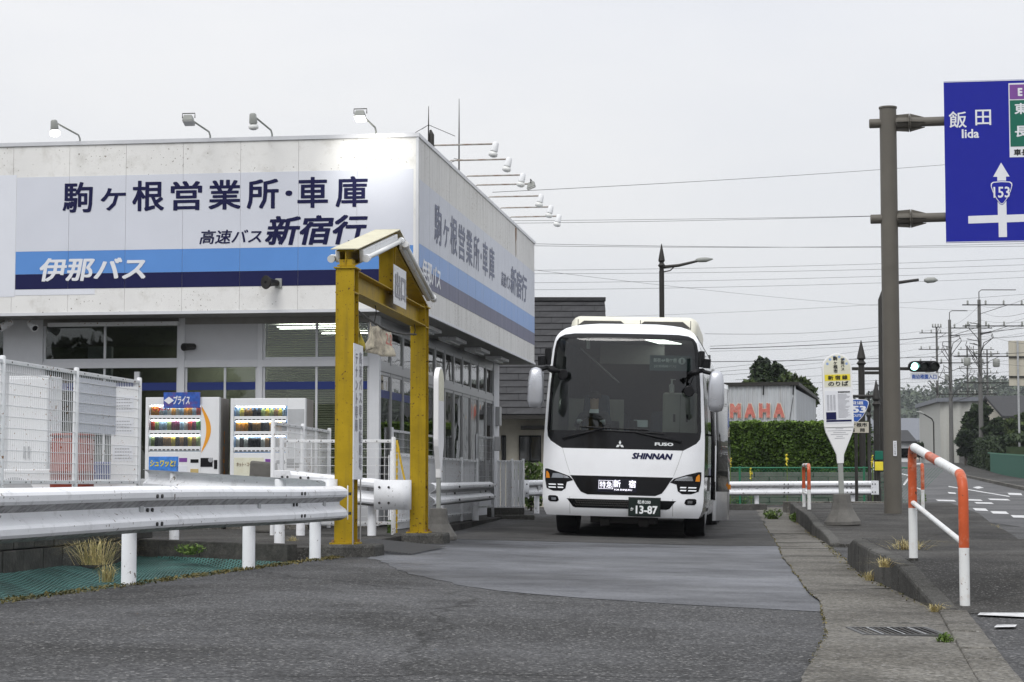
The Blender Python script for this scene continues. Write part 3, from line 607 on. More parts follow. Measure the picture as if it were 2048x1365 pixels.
lamp(-3.25, .03, 0, 'flat flood lamp above the middle of the front signboard', 'flood')
lamp(-2.28, .03, 0, 'unlit round bulb lamp between the two flood lamps above the front', tilt=.02)
lamp(-.67, .03, 0, 'lit square flood lamp brightening the parapet near its corner', 'flood', lit=True)
for k, (yy, typ) in enumerate(((1.75, 'bulb'), (3.25, 'bulb'), (4.95, 'bulb'), (6.0, 'flood'), (7.5, 'bulb'), (9.0, 'bulb'), (10.35, 'bulb'))):
    nm = ('first', 'second', 'third', None, 'fourth', 'fifth', 'sixth')[k]
    lamp(-.03, yy, 1, 'wire framed flood lamp among the bulb lamps over the driveway side' if typ == 'flood' else f'{nm} white bulb lamp on a rusty arm counted from the building corner', typ, length=.95, tilt=-.02)
def antenna(px, pt, pb, Y_, lab, rods):
    b = at(px, pb, Y_); t_ = at(px, pt, Y_); b.z = 5.75; t = thing('antenna', lab, 'antenna', b, 0, 'whip antennas on the office roof')
    H = t_.z - b.z; mb = MB(); mb.tube([(0, 0, 0), (0, 0, H * .62), (0, 0, H)], [.016, .012, .005], 6); mb.build('mast', 'dark_metal', t)
    for a, z, l_, dz in rods:
        mb = MB(); mb.tube([(0, 0, z), (math.cos(a) * l_, math.sin(a) * l_, z + dz)], .005, 5); mb.build('rod', 'dark_metal', t)
    return t
t = antenna(857, 213, 285, 31.2, 'short whip antenna with drooping rods at the parapet corner', [(0, .78, .42, -.18), (2.6, .78, .25, -.1), (4.4, .78, .3, -.12)])
mb = MB(); mb.tube([(.03, 0, .2), (.05, 0, .35), (.05, 0, .62), (.03, 0, .7)], [.02, .04, .04, .015], 8); mb.build('coil_box', 'dark_metal', t, smooth=True)
antenna(918, 198, 345, 33.6, 'tall thin whip antenna rising behind the driveway parapet', [(.2, .62, .2, .0), (2.4, .62, .12, .03), (3.6, .62, .15, -.06)])
# loudspeaker and security cameras
t = thing('horn_speaker', 'dark grey horn loudspeaker fixed on the navy stripe', 'loudspeaker', bpt(-2.12, 0, 3.87), BA)
mb = MB(); mb.tube([(-.02, -.03, 0), (-.06, -.12, 0), (-.10, -.2, -.005), (-.13, -.26, -.01), (-.135, -.268, -.01)], [.045, .05, .07, .105, .10], 16, cap=True); mb.build('horn', 'dark_metal', t, smooth=40)
mb = MB(); mb.tube([(-.105, -.2, -.005), (-.138, -.275, -.01)], [.03, .02], 10); mb.build('throat', 'black', t)
mb = MB(); mb.box(-.05, .05, -.03, -.001, -.07, .07); mb.build('bracket', 'lamp_house', t, bevel=.008)
def cctv(p, lab, m, aim):
    t = thing('security_camera', lab, 'camera', p, BA, 'security cameras on the office'); a = Vector(aim)
    mb = MB(); mb.tube([Vector((0, 0, 0)), Vector((0, -.06, 0)), a * .25], .016, 6); mb.build('mount', 'lamp_house', t)
    mb = MB(); mb.tube([Vector((0, -.05, 0)) - a * .12, Vector((0, -.05, 0)) + a * .8, Vector((0, -.05, 0)) + a], [.05, .06, .062], 14); mb.build('body', m, t, smooth=40)
    mb = MB(); c = Vector((0, -.05, 0)) + a; mb.tube([c, c + a.normalized() * .006], [.045, .04], 14); mb.build('lens', 'black', t)
cctv(bpt(-3.68, .8, 2.98), 'dark tube security camera on the white wall panel', 'dark_metal', (-.08, -.2, -.02))
cctv(bpt(-6.52, .5, 3.36), 'white security camera under the soffit, left one of the pair', 'white', (-.12, -.12, -.09))
cctv(bpt(-6.2, .5, 3.35), 'white security camera under the soffit, right one of the pair', 'white', (.12, -.1, -.09))

# ================================================================= VENDING MACHINES
CANCOL = [(.55, .07, .05), (.7, .33, .05), (.75, .6, .08), (.12, .35, .1), (.08, .16, .5), (.03, .03, .035), (.6, .62, .6), (.3, .18, .08), (.35, .5, .65), (.4, .5, .2), (.22, .05, .12)]
for i, c in enumerate(CANCOL): mat(f'drink{i}', c, .3, var=.35, vs=30)
mat('vm_back', (.16, .33, .60), .5, var=.3, vs=8, emit=.35); mat('vm_back2', (.55, .60, .66), .5, var=.2, vs=9, emit=.35)  # display backs glow faintly to stand for the machines' inner lighting
mat('orange', (.78, .34, .03), .4, var=.03); mat('poster', (.06, .22, .62), .5, var=.5, vs=9); mat('topper', (.03, .09, .36), .5, var=.5, vs=11, dirt=.8, dcol=(.35, .04, .04), ds=5, dpos=.56)
mat('vm_white', (.74, .75, .76), .35, var=.02, dirt=.15, dcol=(.5, .48, .44)); mat('vm_side', (.30, .28, .26), .5, var=.2, dirt=.5, dcol=(.12, .1, .09), streak=True); mat('vm_grey', (.42, .43, .44), .4)
mat('vm_tube', (1, 1, 1), .5, var=0, emit=15)
mat('gold_ink', (.72, .62, .05), .5, var=.05); mat('dydo_red', (.5, .03, .06), .5, var=0)
canmesh = {}
def drink(kind, ci):
    k = (kind, ci)
    if k not in canmesh:
        mb = MB(); prof = [(.024, 0), (.029, .006), (.029, .105), (.022, .122)] if kind == 'can' else [(.03, 0), (.032, .01), (.032, .13), (.014, .17), (.014, .2)]
        mb.lathe(prof, n=10); me = mb.mesh('drink_can', f'drink{ci}'); me.shade_smooth(); canmesh[k] = me
    return canmesh[k]
def vending(px0, px1, ztop, label, seed, second=False):
    rnd = random.Random(seed); a = at(px0, 797, 29.2); b = at(px1, 797, 29.2); w = b.x - a.x
    t = thing('vending_machine', label, 'vending machine', ((a.x + b.x) / 2, 29.2, .2), BA * .6, 'drink vending machines in front of the office'); H = ztop - .2; D = .68; x0, x1 = -w / 2, w / 2
    mb = MB(); mb.box(x0 - .05, x1 + .05, .0, D + .05, -.01, .1); mb.build('plinth', 'concrete', t)
    zb = .1; wx0, wx1 = x0 + .05, (x1 - .27 if not second else x1 - .27); wz0, wz1 = H - .80, H - .115
    fr = MB(); fr.box(x0, wx0, 0, .1, zb, H).box(wx1, x1, 0, .1, zb, H).box(wx0, wx1, 0, .1, zb, wz0).box(wx0, wx1, 0, .1, wz1, H); fr.build('door', 'vm_white', t, bevel=.006)
    mb = MB(); mb.box(x0 + .004, x1 - .004, .1, D, zb, H - .004); mb.build('cabinet', 'vm_side', t, bevel=.01)
    mb = MB(); mb.box(wx0, wx1, .088, .096, wz0, wz1); mb.build('display_back', 'vm_back' if second else 'vm_back2', t)
    mb = MB(); mb.box(wx0, wx1, .006, .010, wz0, wz1); mb.build('pane', 'glass_clear', t)
    for r in range(3):
        zs = wz0 + [.50, .28, .045][r]
        s = MB(); s.box(wx0, wx1, .012, .086, zs, zs + .012); s.build('shelf', 'vm_white', t)
        s = MB(); s.box(wx0 + .005, wx1 - .005, -.004, .0055, zs - .03, zs + .035); s.build('price_strip', 'vm_white', t, bevel=.004)
        s = MB()
        for i in range(12): xx = lerp(wx0 + .045, wx1 - .045, i / 11); s.box(xx - .02, xx + .02, -.008, -.0045, zs - .024, zs - .008)
        tag(s.build('button_row', 'black', t), kind='stuff')
        for i in range(12):
            xx = lerp(wx0 + .05, wx1 - .05, i / 11)
            ci = rnd.choice([[0, 8, 1, 1, 6, 2, 9, 6, 8], [0, 6, 3, 10, 9, 3, 8], [5, 5, 2, 5, 7, 9, 5]][r]) if not second else rnd.choice([[9, 5, 7, 8, 2, 2, 9], [1, 5, 4, 7, 1], [5, 7, 5, 6]][r])
            o = obj('drink', drink('bottle' if (second and r == 0) or (rnd.random() < .35 and r == 0) else 'can', ci), t); o.location = (xx, .05, zs + .012); o.scale = (1.15, 1, (1.35 if r else 1.22)) if o.data.name.startswith('drink_can') and max(v.co.z for v in o.data.vertices) < .15 else (1.1, 1, .82)
    for zt3 in (wz1 - .004, wz0 + .466, wz0 + .247): mb = MB(); mb.box(wx0 + .03, wx1 - .03, .012, .02, zt3 - .01, zt3); mb.build('display_tube', 'vm_tube', t)
    # coin side, bill slot, poster
    xr = x1 - .17
    for n_, m_, b_ in (('coin_panel', 'black', (xr - .1, xr + .08, -.007, 0, wz0 - .22, wz0 - .09)), ('bill_slot', 'black', (xr - .25, xr - .13, -.006, 0, wz0 - .16, wz0 - .11)), ('coin_cup', 'wood', (xr - .25, xr - .13, -.006, 0, wz0 - .36, wz0 - .25)), ('lock', 'black', (xr + .1, xr + .15, -.008, 0, wz0 - .25, wz0 - .12)), ('info_plate', 'sheet_w', (xr - .46, xr - .3, -.003, 0, wz0 - .36, wz0 - .2)), ('sticker', 'sign_purple', (xr - .42, xr - .3, -.003, 0, wz0 - .15, wz0 - .09)), ('delivery_slot', 'black', (x0 + .1, x1 - .3, -.004, 0, .3, .45))):
        mb = MB(); mb.box(*b_); mb.build(n_, m_, t, bevel=.003)
    mb = MB(); mb.tube([(xr + .05, -.008, wz0 - .12), (xr + .05, -.014, wz0 - .12)], .035, 12); mb.build('return_knob', 'galv', t)
    mb = MB(); mb.box(x0 + .06, x0 + .5, -.003, 0, wz0 - .42, wz0 - .07); mb.build('poster', 'cream' if second else 'poster', t)
    return t, w, H, wz0, wz1, wx0, wx1
glass('glass_clear', (.93, .95, .95), .6)
t, w, H, wz0, wz1, wx0, wx1 = vending(290, 440, 2.13, 'white vending machine with an orange crescent and a topper sign', 3)
arc = [(wx1 + .0 + .14 * math.sin(math.pi * q / 14) + .01, wz1 - .02 - .68 * q / 14) for q in range(15)]; arc2 = [(wx1 + .0 + .085 * math.sin(math.pi * q / 14) - .01 * (1 - q / 14), wz1 - .02 - .68 * q / 14) for q in range(1, 14)][::-1]
mb = MB(); mb.prism(arc + arc2, (0, 0, 0), X, Z, .001, .004); mb.build('orange_crescent', 'orange', t)
mb = MB(); mb.box(-.27, .27, -.05, -.01, H - .16, H + .07); o = mb.build('topper_sign', 'topper', t, bevel=.003)
text('プライス', 'sign_white', o, (-.12, -.05, H - .11), X, Z, .24, .13, bold=.03, shear=.15)
mb = MB(); mb.prism([(0, -.055), (.075, 0), (0, .055), (-.075, 0)], (-.19, -.05, H - .05), X, Z, .001, .003); mb.build('diamond_logo', 'sign_white', o)
text('DyDo', 'dydo_red', t, (wx0 + .06, .004, wz1 - .1), X, Z, .26, .09, bold=.03, off=.004)
text('シュワッと!', 'gold_ink', t, (-w / 2 + .08, -.003, wz0 - .22), X, Z, .38, .1, bold=.04, shear=.15)
for i in range(5):
    mb = MB(); mb.lathe([(.03, 0), (.035, .06), (.02, .09)], (-w / 2 + .12 + i * .075, -.006, wz0 - .4), 8); mb.build('printed_drink', f'drink{(0, 6, 3, 10, 8)[i]}', t).scale.y = .05
text('DyDo', 'dydo_red', t, (w / 2 - .004, .3, .9), (0, 0, -1), Y, .9, .14, bold=.03, off=.003) if False else text('DyDo', 'orange', t, (w / 2 - .003, .42, .5), (0, 0, 1), (0, -1, 0), .95, .15, bold=.02, off=.002)
t, w, H, wz0, wz1, wx0, wx1 = vending(460, 612, 2.115, 'white vending machine with a blue bottle display beside the first one', 9, True)
mb = MB(); mb.box(wx1 + .012, w / 2 - .015, -.003, 0, .9, H - .16); mb.build('grey_panel', 'vm_grey', t)
text('ホット・コーヒー', 'rust', t, (-w / 2 + .1, -.003, wz0 - .2), X, Z, .3, .06, bold=.02)

# ================================================================= BARRED EXIT GATE
GA = -math.atan(.117)
gt = thing('exit_gate', 'yellow steel portal gate with gabled top over the car park exit', 'gate', (-1.745, 21.0, .11), GA)
GL = 4.73
def hpost(mb, x, y, z0, z1, fw=.2, dp=.24):
    mb.box(x - fw / 2, x + fw / 2, y - dp / 2, y - dp / 2 + .014, z0, z1); mb.box(x - fw / 2, x + fw / 2, y + dp / 2 - .014, y + dp / 2, z0, z1); mb.box(x - .006, x + .006, y - dp / 2 + .015, y + dp / 2 - .015, z0, z1)
for yy in (0, GL):
    mb = MB(); hpost(mb, 0, yy, .14, 3.02); p = mb.build('post', 'yellow', gt)
    mb = MB(); mb.box(-.14, .14, yy - .17, yy + .17, .125, .142); mb.build('base_plate', 'yellow', gt)
    for i in (-1, 1):
        for j in (-1, 1): mb = MB(); mb.tube([(.11 * i, yy + .14 * j, .142), (.11 * i, yy + .14 * j, .17)], .014, 6); mb.build('anchor_bolt', 'rust', gt)
    mb = MB(); mb.box(-.12, .12, yy - .14, yy + .14, 3.021, 3.036); mb.box(-.105, .105, yy - .121, yy + .121, 2.76, 2.775); mb.build('stiffener', 'yellow', gt)
def ibeam(a, b, hh, fw, name):
    a = Vector(a); b = Vector(b); d = (b - a).normalized(); up = Vector((1, 0, 0)).cross(d).normalized()
    mb = MB(); mb.bar(a + up * (hh / 2 - .006), b + up * (hh / 2 - .006), fw, .012); mb.bar(a - up * (hh / 2 - .006), b - up * (hh / 2 - .006), fw, .012); mb.bar(a, b, .01, hh - .026); return mb.build(name, 'yellow', gt)
ibeam((0, .13, 2.9), (0, GL - .13, 2.9), .24, .19, 'cross_beam')
EA, AP, EB = Vector((0, -.1, 3.13)), Vector((0, GL * .5, 3.64)), Vector((0, GL + .1, 3.13))
ibeam(EA, AP, .17, .19, 'rafter'); ibeam(AP, EB, .17, .19, 'rafter')
for a, b in ((EA, AP), (AP, EB)):
    d = (b - a).normalized(); up = Vector((1, 0, 0)).cross(d).normalized()
    up = up if up.z > 0 else -up
    mb = MB(); mb.bar(a - d * .03 + up * .1, b + d * .02 + up * .1, .30, .009); mb.build('roof_plate', 'cream_steel', gt) if 'cream_steel' in MATS else (mat('cream_steel', (.58, .55, .40), .5, var=.1, dirt=.4, dcol=(.25, .2, .1)), mb.build('roof_plate', 'cream_steel', gt))
    for s in (-1, 1):
        o0 = Vector((s * .13, 0, 0)); f = MB(); f.bar(a + d * .22 + o0, b - d * .18 + o0, .05, .13); fx = f.build('light_fitting', 'white', gt, bevel=.008)
        f = MB(); f.tube([a + d * .24 + o0 * 1.45 - up * .02, b - d * .2 + o0 * 1.45 - up * .02], .027, 10); f.build('tube', 'lamp_off', fx, smooth=True)
        for e, k in ((a + d * .2, -1), (b - d * .16, 1)):
            f = MB(); f.tube([e + o0 * 1.45 - up * .02 - d * .05, e + o0 * 1.45 - up * .02 + d * .05], .042, 10); f.build('socket', 'white', fx)
for yy in (.0, GL):
    mb = MB(); mb.box(-.07, .07, yy - .08, yy + .08, 3.036, 3.12); mb.build('rafter_seat', 'yellow', gt)
mb = MB(); hpost(mb, 0, GL * .5, 3.02, 3.58, .17, .17); mb.build('king_post', 'yellow', gt)
mb = MB(); mb.box(.115, .121, 2.12, 2.98, 2.85, 3.31); es = mb.build('exit_board', 'white', gt)
text('出口', 'ink_grey', es, (.121, 2.2, 2.92), Y, Z, .72, .32, bold=.035)
mb = MB(); mb.box(.12, .128, -.26, .24, .8, 2.22); nb_ = mb.build('notice_board', 'white', gt)
text('高速バス専用駐車場', 'ink_grey', nb_, (.128, .02, .9), Y, Z, .15, 1.25, bold=.02, vert=True)
text('テナント専用', 'ink_grey', nb_, (.128, -.19, 1.3), Y, Z, .13, .82, bold=.02, vert=True)
for yy in (-.2, .2): mb = MB(); mb.box(.112, .119, yy - .02, yy + .02, .02, .8); mb.build('board_leg', 'galv', gt)
# height limit pipe, chains, tattered warning cloths
pipe = [(0, lerp(.15, GL - .3, q / 10), 2.66 + .0 * q - .1 * math.sin(math.pi * q / 10)) for q in range(11)]
mb = MB(); mb.tube(pipe, .014, 6); mb.build('height_limit_pipe', 'dark_metal', gt)
for yy in (.25, 1.6, 4.3):
    mb = MB(); mb.tube([(0, yy, 2.79), (.015, yy, 2.7), (-.01, yy, 2.66 - .1 * math.sin(math.pi * yy / GL))], .006, 5); mb.build('hanger', 'dark_metal', gt)
mat('cloth', (.60, .54, .42), .9, var=.25, vs=14, dirt=.75, dcol=(.12, .10, .09), ds=9, dpos=.5); mat('tape', (.5, .40, .06), .8, var=.3, vs=9, dirt=.9, dcol=(.02, .02, .02), ds=10, dpos=.5)
def rag(y0, y1, zt, hh, m, sd):
    vs = []; fs = []; nu, nv = 14, 10; rn = random.Random(sd)
    for j in range(nv + 1):
        for i in range(nu + 1):
            u, v = i / nu, j / nv; yy = lerp(y0, y1, u) + .04 * math.sin(v * 3 + sd); le = hh * (1 + .35 * mnoise.noise((u * 4, sd, 0)))
            vs.append((.07 * math.sin(u * 13 + sd) * (.3 + v) + .03 * mnoise.noise((u * 5, v * 5, sd)), yy, zt - v * le - .03 * abs(math.sin(u * 9))))
    for j in range(nv):
        for i in range(nu):
            if j > nv - 3 and mnoise.noise((i * .5, j * .5, sd)) > .25: continue
            k = j * (nu + 1) + i; fs.append((k, k + 1, k + nu + 2, k + nu + 1))
    mb = MB(); mb.add(vs, fs); o = mb.build('warning_cloth', m, gt, smooth=True); s = o.modifiers.new('s', 'SOLIDIFY'); s.thickness = .004; return o
c = rag(1.2, 2.5, 2.56, .30, 'cloth', 2); text('2.2', 'red_fade', c, (.12, 1.6, 2.34), Y, Z, .4, .13, bold=.02)
rag(.2, .62, 2.6, .42, 'tape', 5)
for yy, lab in ((0, 'rough concrete footing under the near yellow gate post'), (GL, 'rough concrete footing under the far yellow gate post')):
    p = gt.matrix_basis @ Vector((0, yy, 0)) if False else Vector((-1.745 - yy * math.sin(GA), 21 + yy * math.cos(GA), 0))
    t = MB(); t.box(-.3, .36, -.27, .3, -.2, .125); o = t.build('footing', 'concrete_dark', None, bevel=.03); o.location = (p.x, p.y, .11); o.rotation_euler.z = GA; tag(o, lab, 'footing', 'gate post footings')
t = thing('chain', 'yellow plastic chain hanging from the mesh fence end towards the far gate post', 'chain', (-1.5, 26.0, 0))
pts = [Vector((0, 0, 1.42)).lerp(Vector((.34, -.3, .75)), q / 26) + Vector((0, 0, -.35 * math.sin(math.pi * q / 26))) for q in range(27)] ; pts2 = [Vector((0, 0, 1.42 - q * .045)) for q in range(28)]
mat('chain_yellow', (.62, .42, .03), .5, var=.1)
for P in (pts, pts2):
    mb = MB()
    for q, (a, b) in enumerate(zip(P, P[1:])): mb.bar(a - (b - a) * .15, b + (b - a) * .15, .012 if q % 2 else .026, .026 if q % 2 else .012)
    mb.build('chain_links', 'chain_yellow', t)
mb = MB(); t = thing('ramp_grating', 'steel grating plate across the exit between the gate posts', 'grating', (-1.55, 22.0, .0), GA)
for i in range(26): mb = MB(); mb.box(-.35 + i * .035, -.35 + i * .035 + .02, -.6, 1.9, .205 - i * .0035, .212 - i * .0035); mb.build('bar', 'grating', t)
# ================================================================= GUARD RAILS
PROF = [(0, 0), (.03, -.008), (.07, -.03), (.083, -.05), (.083, -.088), (.07, -.11), (.02, -.145), (0, -.16), (0, -.19), (.02, -.205), (.07, -.24), (.083, -.262), (.083, -.30), (.07, -.32), (.03, -.342), (0, -.35)]
def wbeam(t, pts, side, name='beam', m='rail_white'):
    pts = [Vector(p) for p in pts]; vs = []; fs = []; n = len(PROF)
    for i, p in enumerate(pts):
        d = (pts[min(i + 1, len(pts) - 1)] - pts[max(i - 1, 0)]); d.z = 0; d.normalize(); nn = Vector((d.y, -d.x, 0)) * side
        for q in PROF: vs.append(p + nn * q[0] + Vector((0, 0, q[1])))
        for q in PROF: vs.append(p + nn * (q[0] - .005) + Vector((0, 0, q[1])))
    for i in range(len(pts) - 1):
        for k in range(n - 1):
            a = i * 2 * n + k; b = a + 2 * n; fs.append((a, b, b + 1, a + 1)); fs.append((a + n, a + n + 1, b + n + 1, b + n))
        for k in (0, n - 1): a = i * 2 * n + k; b = a + 2 * n; fs.append((a, a + n, b + n, b))
    for i in (0, len(pts) - 1):
        for k in range(n - 1): a = i * 2 * n + k; fs.append((a, a + 1, a + n + 1, a + n))
    mb = MB(); mb.add(vs, fs); mb.m = [1 if (all((v % (2 * n)) in (5, 6, 7, 13, 14, 15) for v in f)) else 0 for f in mb.f]; return mb.build(name, [m, 'rail_grime_shade'], t, smooth=24)  # faces under both ridges get the grime and shade colour
def bolts(t, p, nn, zs, dx=.05, d=None):
    d = d or Vector((-nn.y, nn.x, 0))
    for z in zs:
        for s in (-1, 1):
            c = Vector(p) + d * dx * s + Vector((0, 0, z)); mb = MB(); mb.tube([c, c + nn * .012], .016, 8); mb.build('bolt', 'bolt', t)
def rail(label, pts, side, posts, ends=(0, 0), splices=(), sub=1):
    t = thing('guard_rail', label, 'guard rail', (0, 0, 0), 0, 'white guard rails'); P = [Vector(p) for p in pts]
    wbeam(t, P, side)
    d = (P[-1] - P[0]); d.z = 0; d.normalize(); nn = Vector((d.y, -d.x, 0)) * side
    for x, y, z in posts:
        zt = min(P, key=lambda p: (p.x - x) ** 2 + (p.y - y) ** 2).z
        mb = MB(); mb.tube([(x, y, z - .3), (x, y, zt - .02), (x, y, zt - .008)], [.057, .057, .05], 16); mb.build('post', 'rail_white', t, smooth=40)
        mb = MB(); c = Vector((x, y, zt - .175)); mb.bar(c + nn * .04, c + nn * .1, .07, .1); mb.build('bracket', 'galv', t)
    for q in splices:
        c = P[0].lerp(P[-1], q); bolts(t, c + nn * .082, nn, (-.07, -.28)); bolts(t, c + nn * .004, nn, (-.175,))
    for e, k in ((P[0], 0), (P[-1], 1)):
        if ends[k]:
            dd = d if k else -d; mb = MB()
            if ends[k] == 1:                                            # folded end plate
                mb.bar(e + nn * .09 + dd * -.02 + Vector((0, 0, -.17)), e + nn * .03 + dd * .2 + Vector((0, 0, -.17)), .012, .35); o = mb.build('end_plate', 'rail_white', t, bevel=.006); bolts(t, e + nn * .085 + dd * .05, nn, (-.08, -.28), .035, dd)
            else:                                                       # rounded sleeve end
                arc = [e + nn * .10 - dd * .25] + [e + nn * (.10 - .11 + .11 * math.cos(a)) + dd * (.11 * math.sin(a) + .1) for a in (0, .4, .8, 1.2, 1.6, 2.0, 2.4)]
                vs = [p + Vector((0, 0, .012)) for p in arc] + [p + Vector((0, 0, -.365)) for p in arc]; n = len(arc); mb.add(vs, [(i, i + 1, n + i + 1, n + i) for i in range(n - 1)]); o = mb.build('end_sleeve', 'rail_white', t, smooth=True); o.modifiers.new('s', 'SOLIDIFY').thickness = .006
                bolts(t, e + nn * .101 - dd * .12, nn, (-.08, -.28), .06, dd)
    return t
def line(a, b, n=2): a = Vector(a); b = Vector(b); return [a.lerp(b, i / (n - 1)) for i in range(n)]
rp_ = [(RAIL_L(y), y, .845 + .006 * math.sin(y * .9)) for y in frange(5, 20.45, .5)]
rail('long white guard rail in the left foreground with grime and painted shade under its lower edge', rp_, 1, [(RAIL_L(y) - .09, y, hgt(-3, y)) for y in (9.4, 12.2, 15.05, 17.85, 19.9)], (0, 1), (.41, .66, .9))
rail('guard rail seen from behind along the edge of the netted bed', line((-4.28, 23.15, 1.03), (-2.0, 20.95, .90), 6), -1, [(-3.86, 22.85, .2), (-2.5, 21.5, .2)], (0, 2), (.2, .75))
rail('guard rail behind the near yellow gate post with a rounded end plate', line((-2.85, 25.62, 1.03), (-1.5, 25.5, .9), 4), 1, [(-2.72, 25.72, .2), (-1.8, 25.66, .15)], (1, 2), (.15,))
rail('guard rail along the office driveway side beyond the far gate post', line((-1.22, 29.6, .875), (-.42, 37.9, .90), 5), 1, [(-1.13, 31.5, .12), (-.66, 36.2, .14)], (0, 1), (.35, .9))
rail('short guard rail with a boxed end left of the bus', line((.12, 44.0, .93), (.9, 44.6, .95), 3), 1, [(.2, 44.1, .2), (.55, 44.4, .2)], (2, 0), ())
rail('short far guard rail glimpsed behind the boxed rail end left of the bus', line((.3, 47.5, .80), (2.6, 48.2, .82), 3), 1, [(1.0, 47.8, .2)], (0, 0), ())
rail('straight white guard rail in front of the hedge behind the bus', line((3.4, 50.2, .90), (9.0, 50.0, .93), 6), 1, [(4.0, 50.25, .2), (6.15, 50.2, .3), (8.55, 50.1, .3)], (0, 1), (.62, .9))

# ================================================================= MESH FENCES
def fence(label, pts, z0, z1, sp=.05, hs=.115, name='mesh_fence', m='white', back=False, wr=.0028, skip=()):
    t = thing(name, label, 'fence', (pts[0][0], pts[0][1], 0), 0, 'white wire mesh fences'); o = Vector((*pts[0], 0)); P = [Vector((*p, 0)) - o for p in pts]
    for p in P:
        mb = MB(); mb.tube([p + Vector((0, 0, z0 - .45)), p + Vector((0, 0, z1 + .02)), p + Vector((0, 0, z1 + .035))], [.03, .03, .022], 10); mb.build('post', m, t, smooth=40)
    for a, b in zip(P, P[1:]):
        d = (b - a).normalized(); L_ = (b - a).length; up = Vector((0, 0, 1)); nn = Vector((d.y, -d.x, 0))
        for z in (z0 + .02, z1 - .02):
            mb = MB(); mb.bar(a + up * z + d * .03, b + up * z - d * .03, .03, .04); fr = mb.build('frame_rail', m, t, bevel=.004)
            mb = MB()
            for q in range(5): c = a + d * (L_ * (q + .5) / 5) + up * z; mb.tube([c + nn * .015, c + nn * .02], .008, 6)
            mb.build('rivet', 'bolt', fr)
        mb = MB(); s = .06
        while s < L_ - .03: mb.bar(a + d * s + up * (z0 + .04), a + d * s + up * (z1 - .04), wr * 2); s += sp
        z = z0 + hs
        while z < z1 - .05: mb.bar(a + up * z + d * .03 + nn * .006, b + up * z - d * .03 + nn * .006, wr * 2); z += hs
        mb.build('wire_mesh', m, t)
        if back:
            mb = MB(); k = 3
            for i in range(k): mb.bar(a + d * (L_ * i / k + .01) + up * ((z0 + z1) / 2 - .1) - nn * .05, a + d * (L_ * (i + 1) / k - .01) + up * ((z0 + z1) / 2 - .1) - nn * .05, .012, z1 - z0 + .15)
            mb.build('backing_sheet', 'white', t)
    return t
f1 = fence('tall white wire mesh fence at the left edge with rusty top frame', [(-5.14, 17), (-4.87, 19), (-4.60, 21), (-4.31, 23)], .86, 2.055, .055, .108, wr=.0033)
mb = MB(); d = Vector((.145, 1, 0)).normalized(); a = Vector((-4.585 + 5.14 - .02, 21.06 - 17, 0)); mb.bar(a + Vector((.01, 0, 1.70)), a + d * 1.18 + Vector((.01, 0, 1.70)), .01, .58); mb.build('grey_board', 'sheet', f1)
wl = thing('block_wall', 'low dark concrete block wall under the tall left mesh fence', 'wall', (-5.14, 17, 0), 0)
for r in range(3):
    for k in range(12):
        s0 = k * .52 + (r % 2) * .26 - .2; a = d * s0; b = d * (s0 + .5); mb = MB(); j = random.uniform(-.008, .008)
        mb.bar(a + Vector((j, 0, .10 + r * .27)), b + Vector((j, 0, .10 + r * .27)), .16, .26); mb.build('block', 'block_dark' if (r + k * 3) % 7 else 'concrete_dark', wl, bevel=.012)
fence('white mesh fence running from the rail end back towards the office corner', [(-3.1, 25.85), (-2.94, 28), (-2.77, 30.2)], .35, 1.67, .06, .2)
fence('white square mesh fence behind the near yellow gate post', [(-3.02, 26.15), (-2.28, 26.12), (-1.55, 26.1)], .33, 1.44, .11, .11)
fence('white mesh fence with white sheets along the driveway side of the office', [(-1.72, 28.6), (-1.45, 30.9), (-1.18, 33.2), (-.9, 35.5), (-.66, 37.4)], .3, 1.30, .12, .12, back=True)
fence('taller grey mesh gate at the far end of the office fence', [(-.68, 38.2), (-.38, 39.6)], .4, 1.78, .1, .12, m='galv')
fence('white sheeted mesh fence left of the bus beyond the steps', [(-.34, 42.6), (.0, 42.75), (.24, 42.9)], .35, 1.36, .09, .12, back=True)
fence('upper mesh fence piece between the far gate post and the office windows', [(-1.9, 31.5), (-1.2, 37)], 1.32, 1.72, .12, .13)
t = thing('steps', 'two dark concrete steps at the end of the office', 'steps', (-.3, 40, 0))
for b in ((-.2, .55, 0, .5, 0, .38), (-.1, .75, -.35, -.002, 0, .24)): mb = MB(); mb.box(*b); mb.build('step', 'concrete_dark', t, bevel=.015)
mb = MB(); mb.box(-.06, .06, -.03, .03, -.14, .14); o = mb.build('switch_box', 'alu', None, bevel=.01); o.location = at(995, 888, 39.5); tag(o, 'small grey metal box on the post of the grey mesh gate', 'box')
t = thing('rubble_block', 'rough grey concrete block standing behind the rail end by the right vending machine', 'block', (-3.42, 27.3, .2)); mb = MB(); mb.hexa([(-.2, -.15, 0), (.22, -.15, 0), (.22, .15, 0), (-.2, .15, 0), (-.15, -.12, .98), (.2, -.12, .95), (.2, .12, .95), (-.15, .12, .98)]); mb.build('body', 'stone', t, bevel=.03)
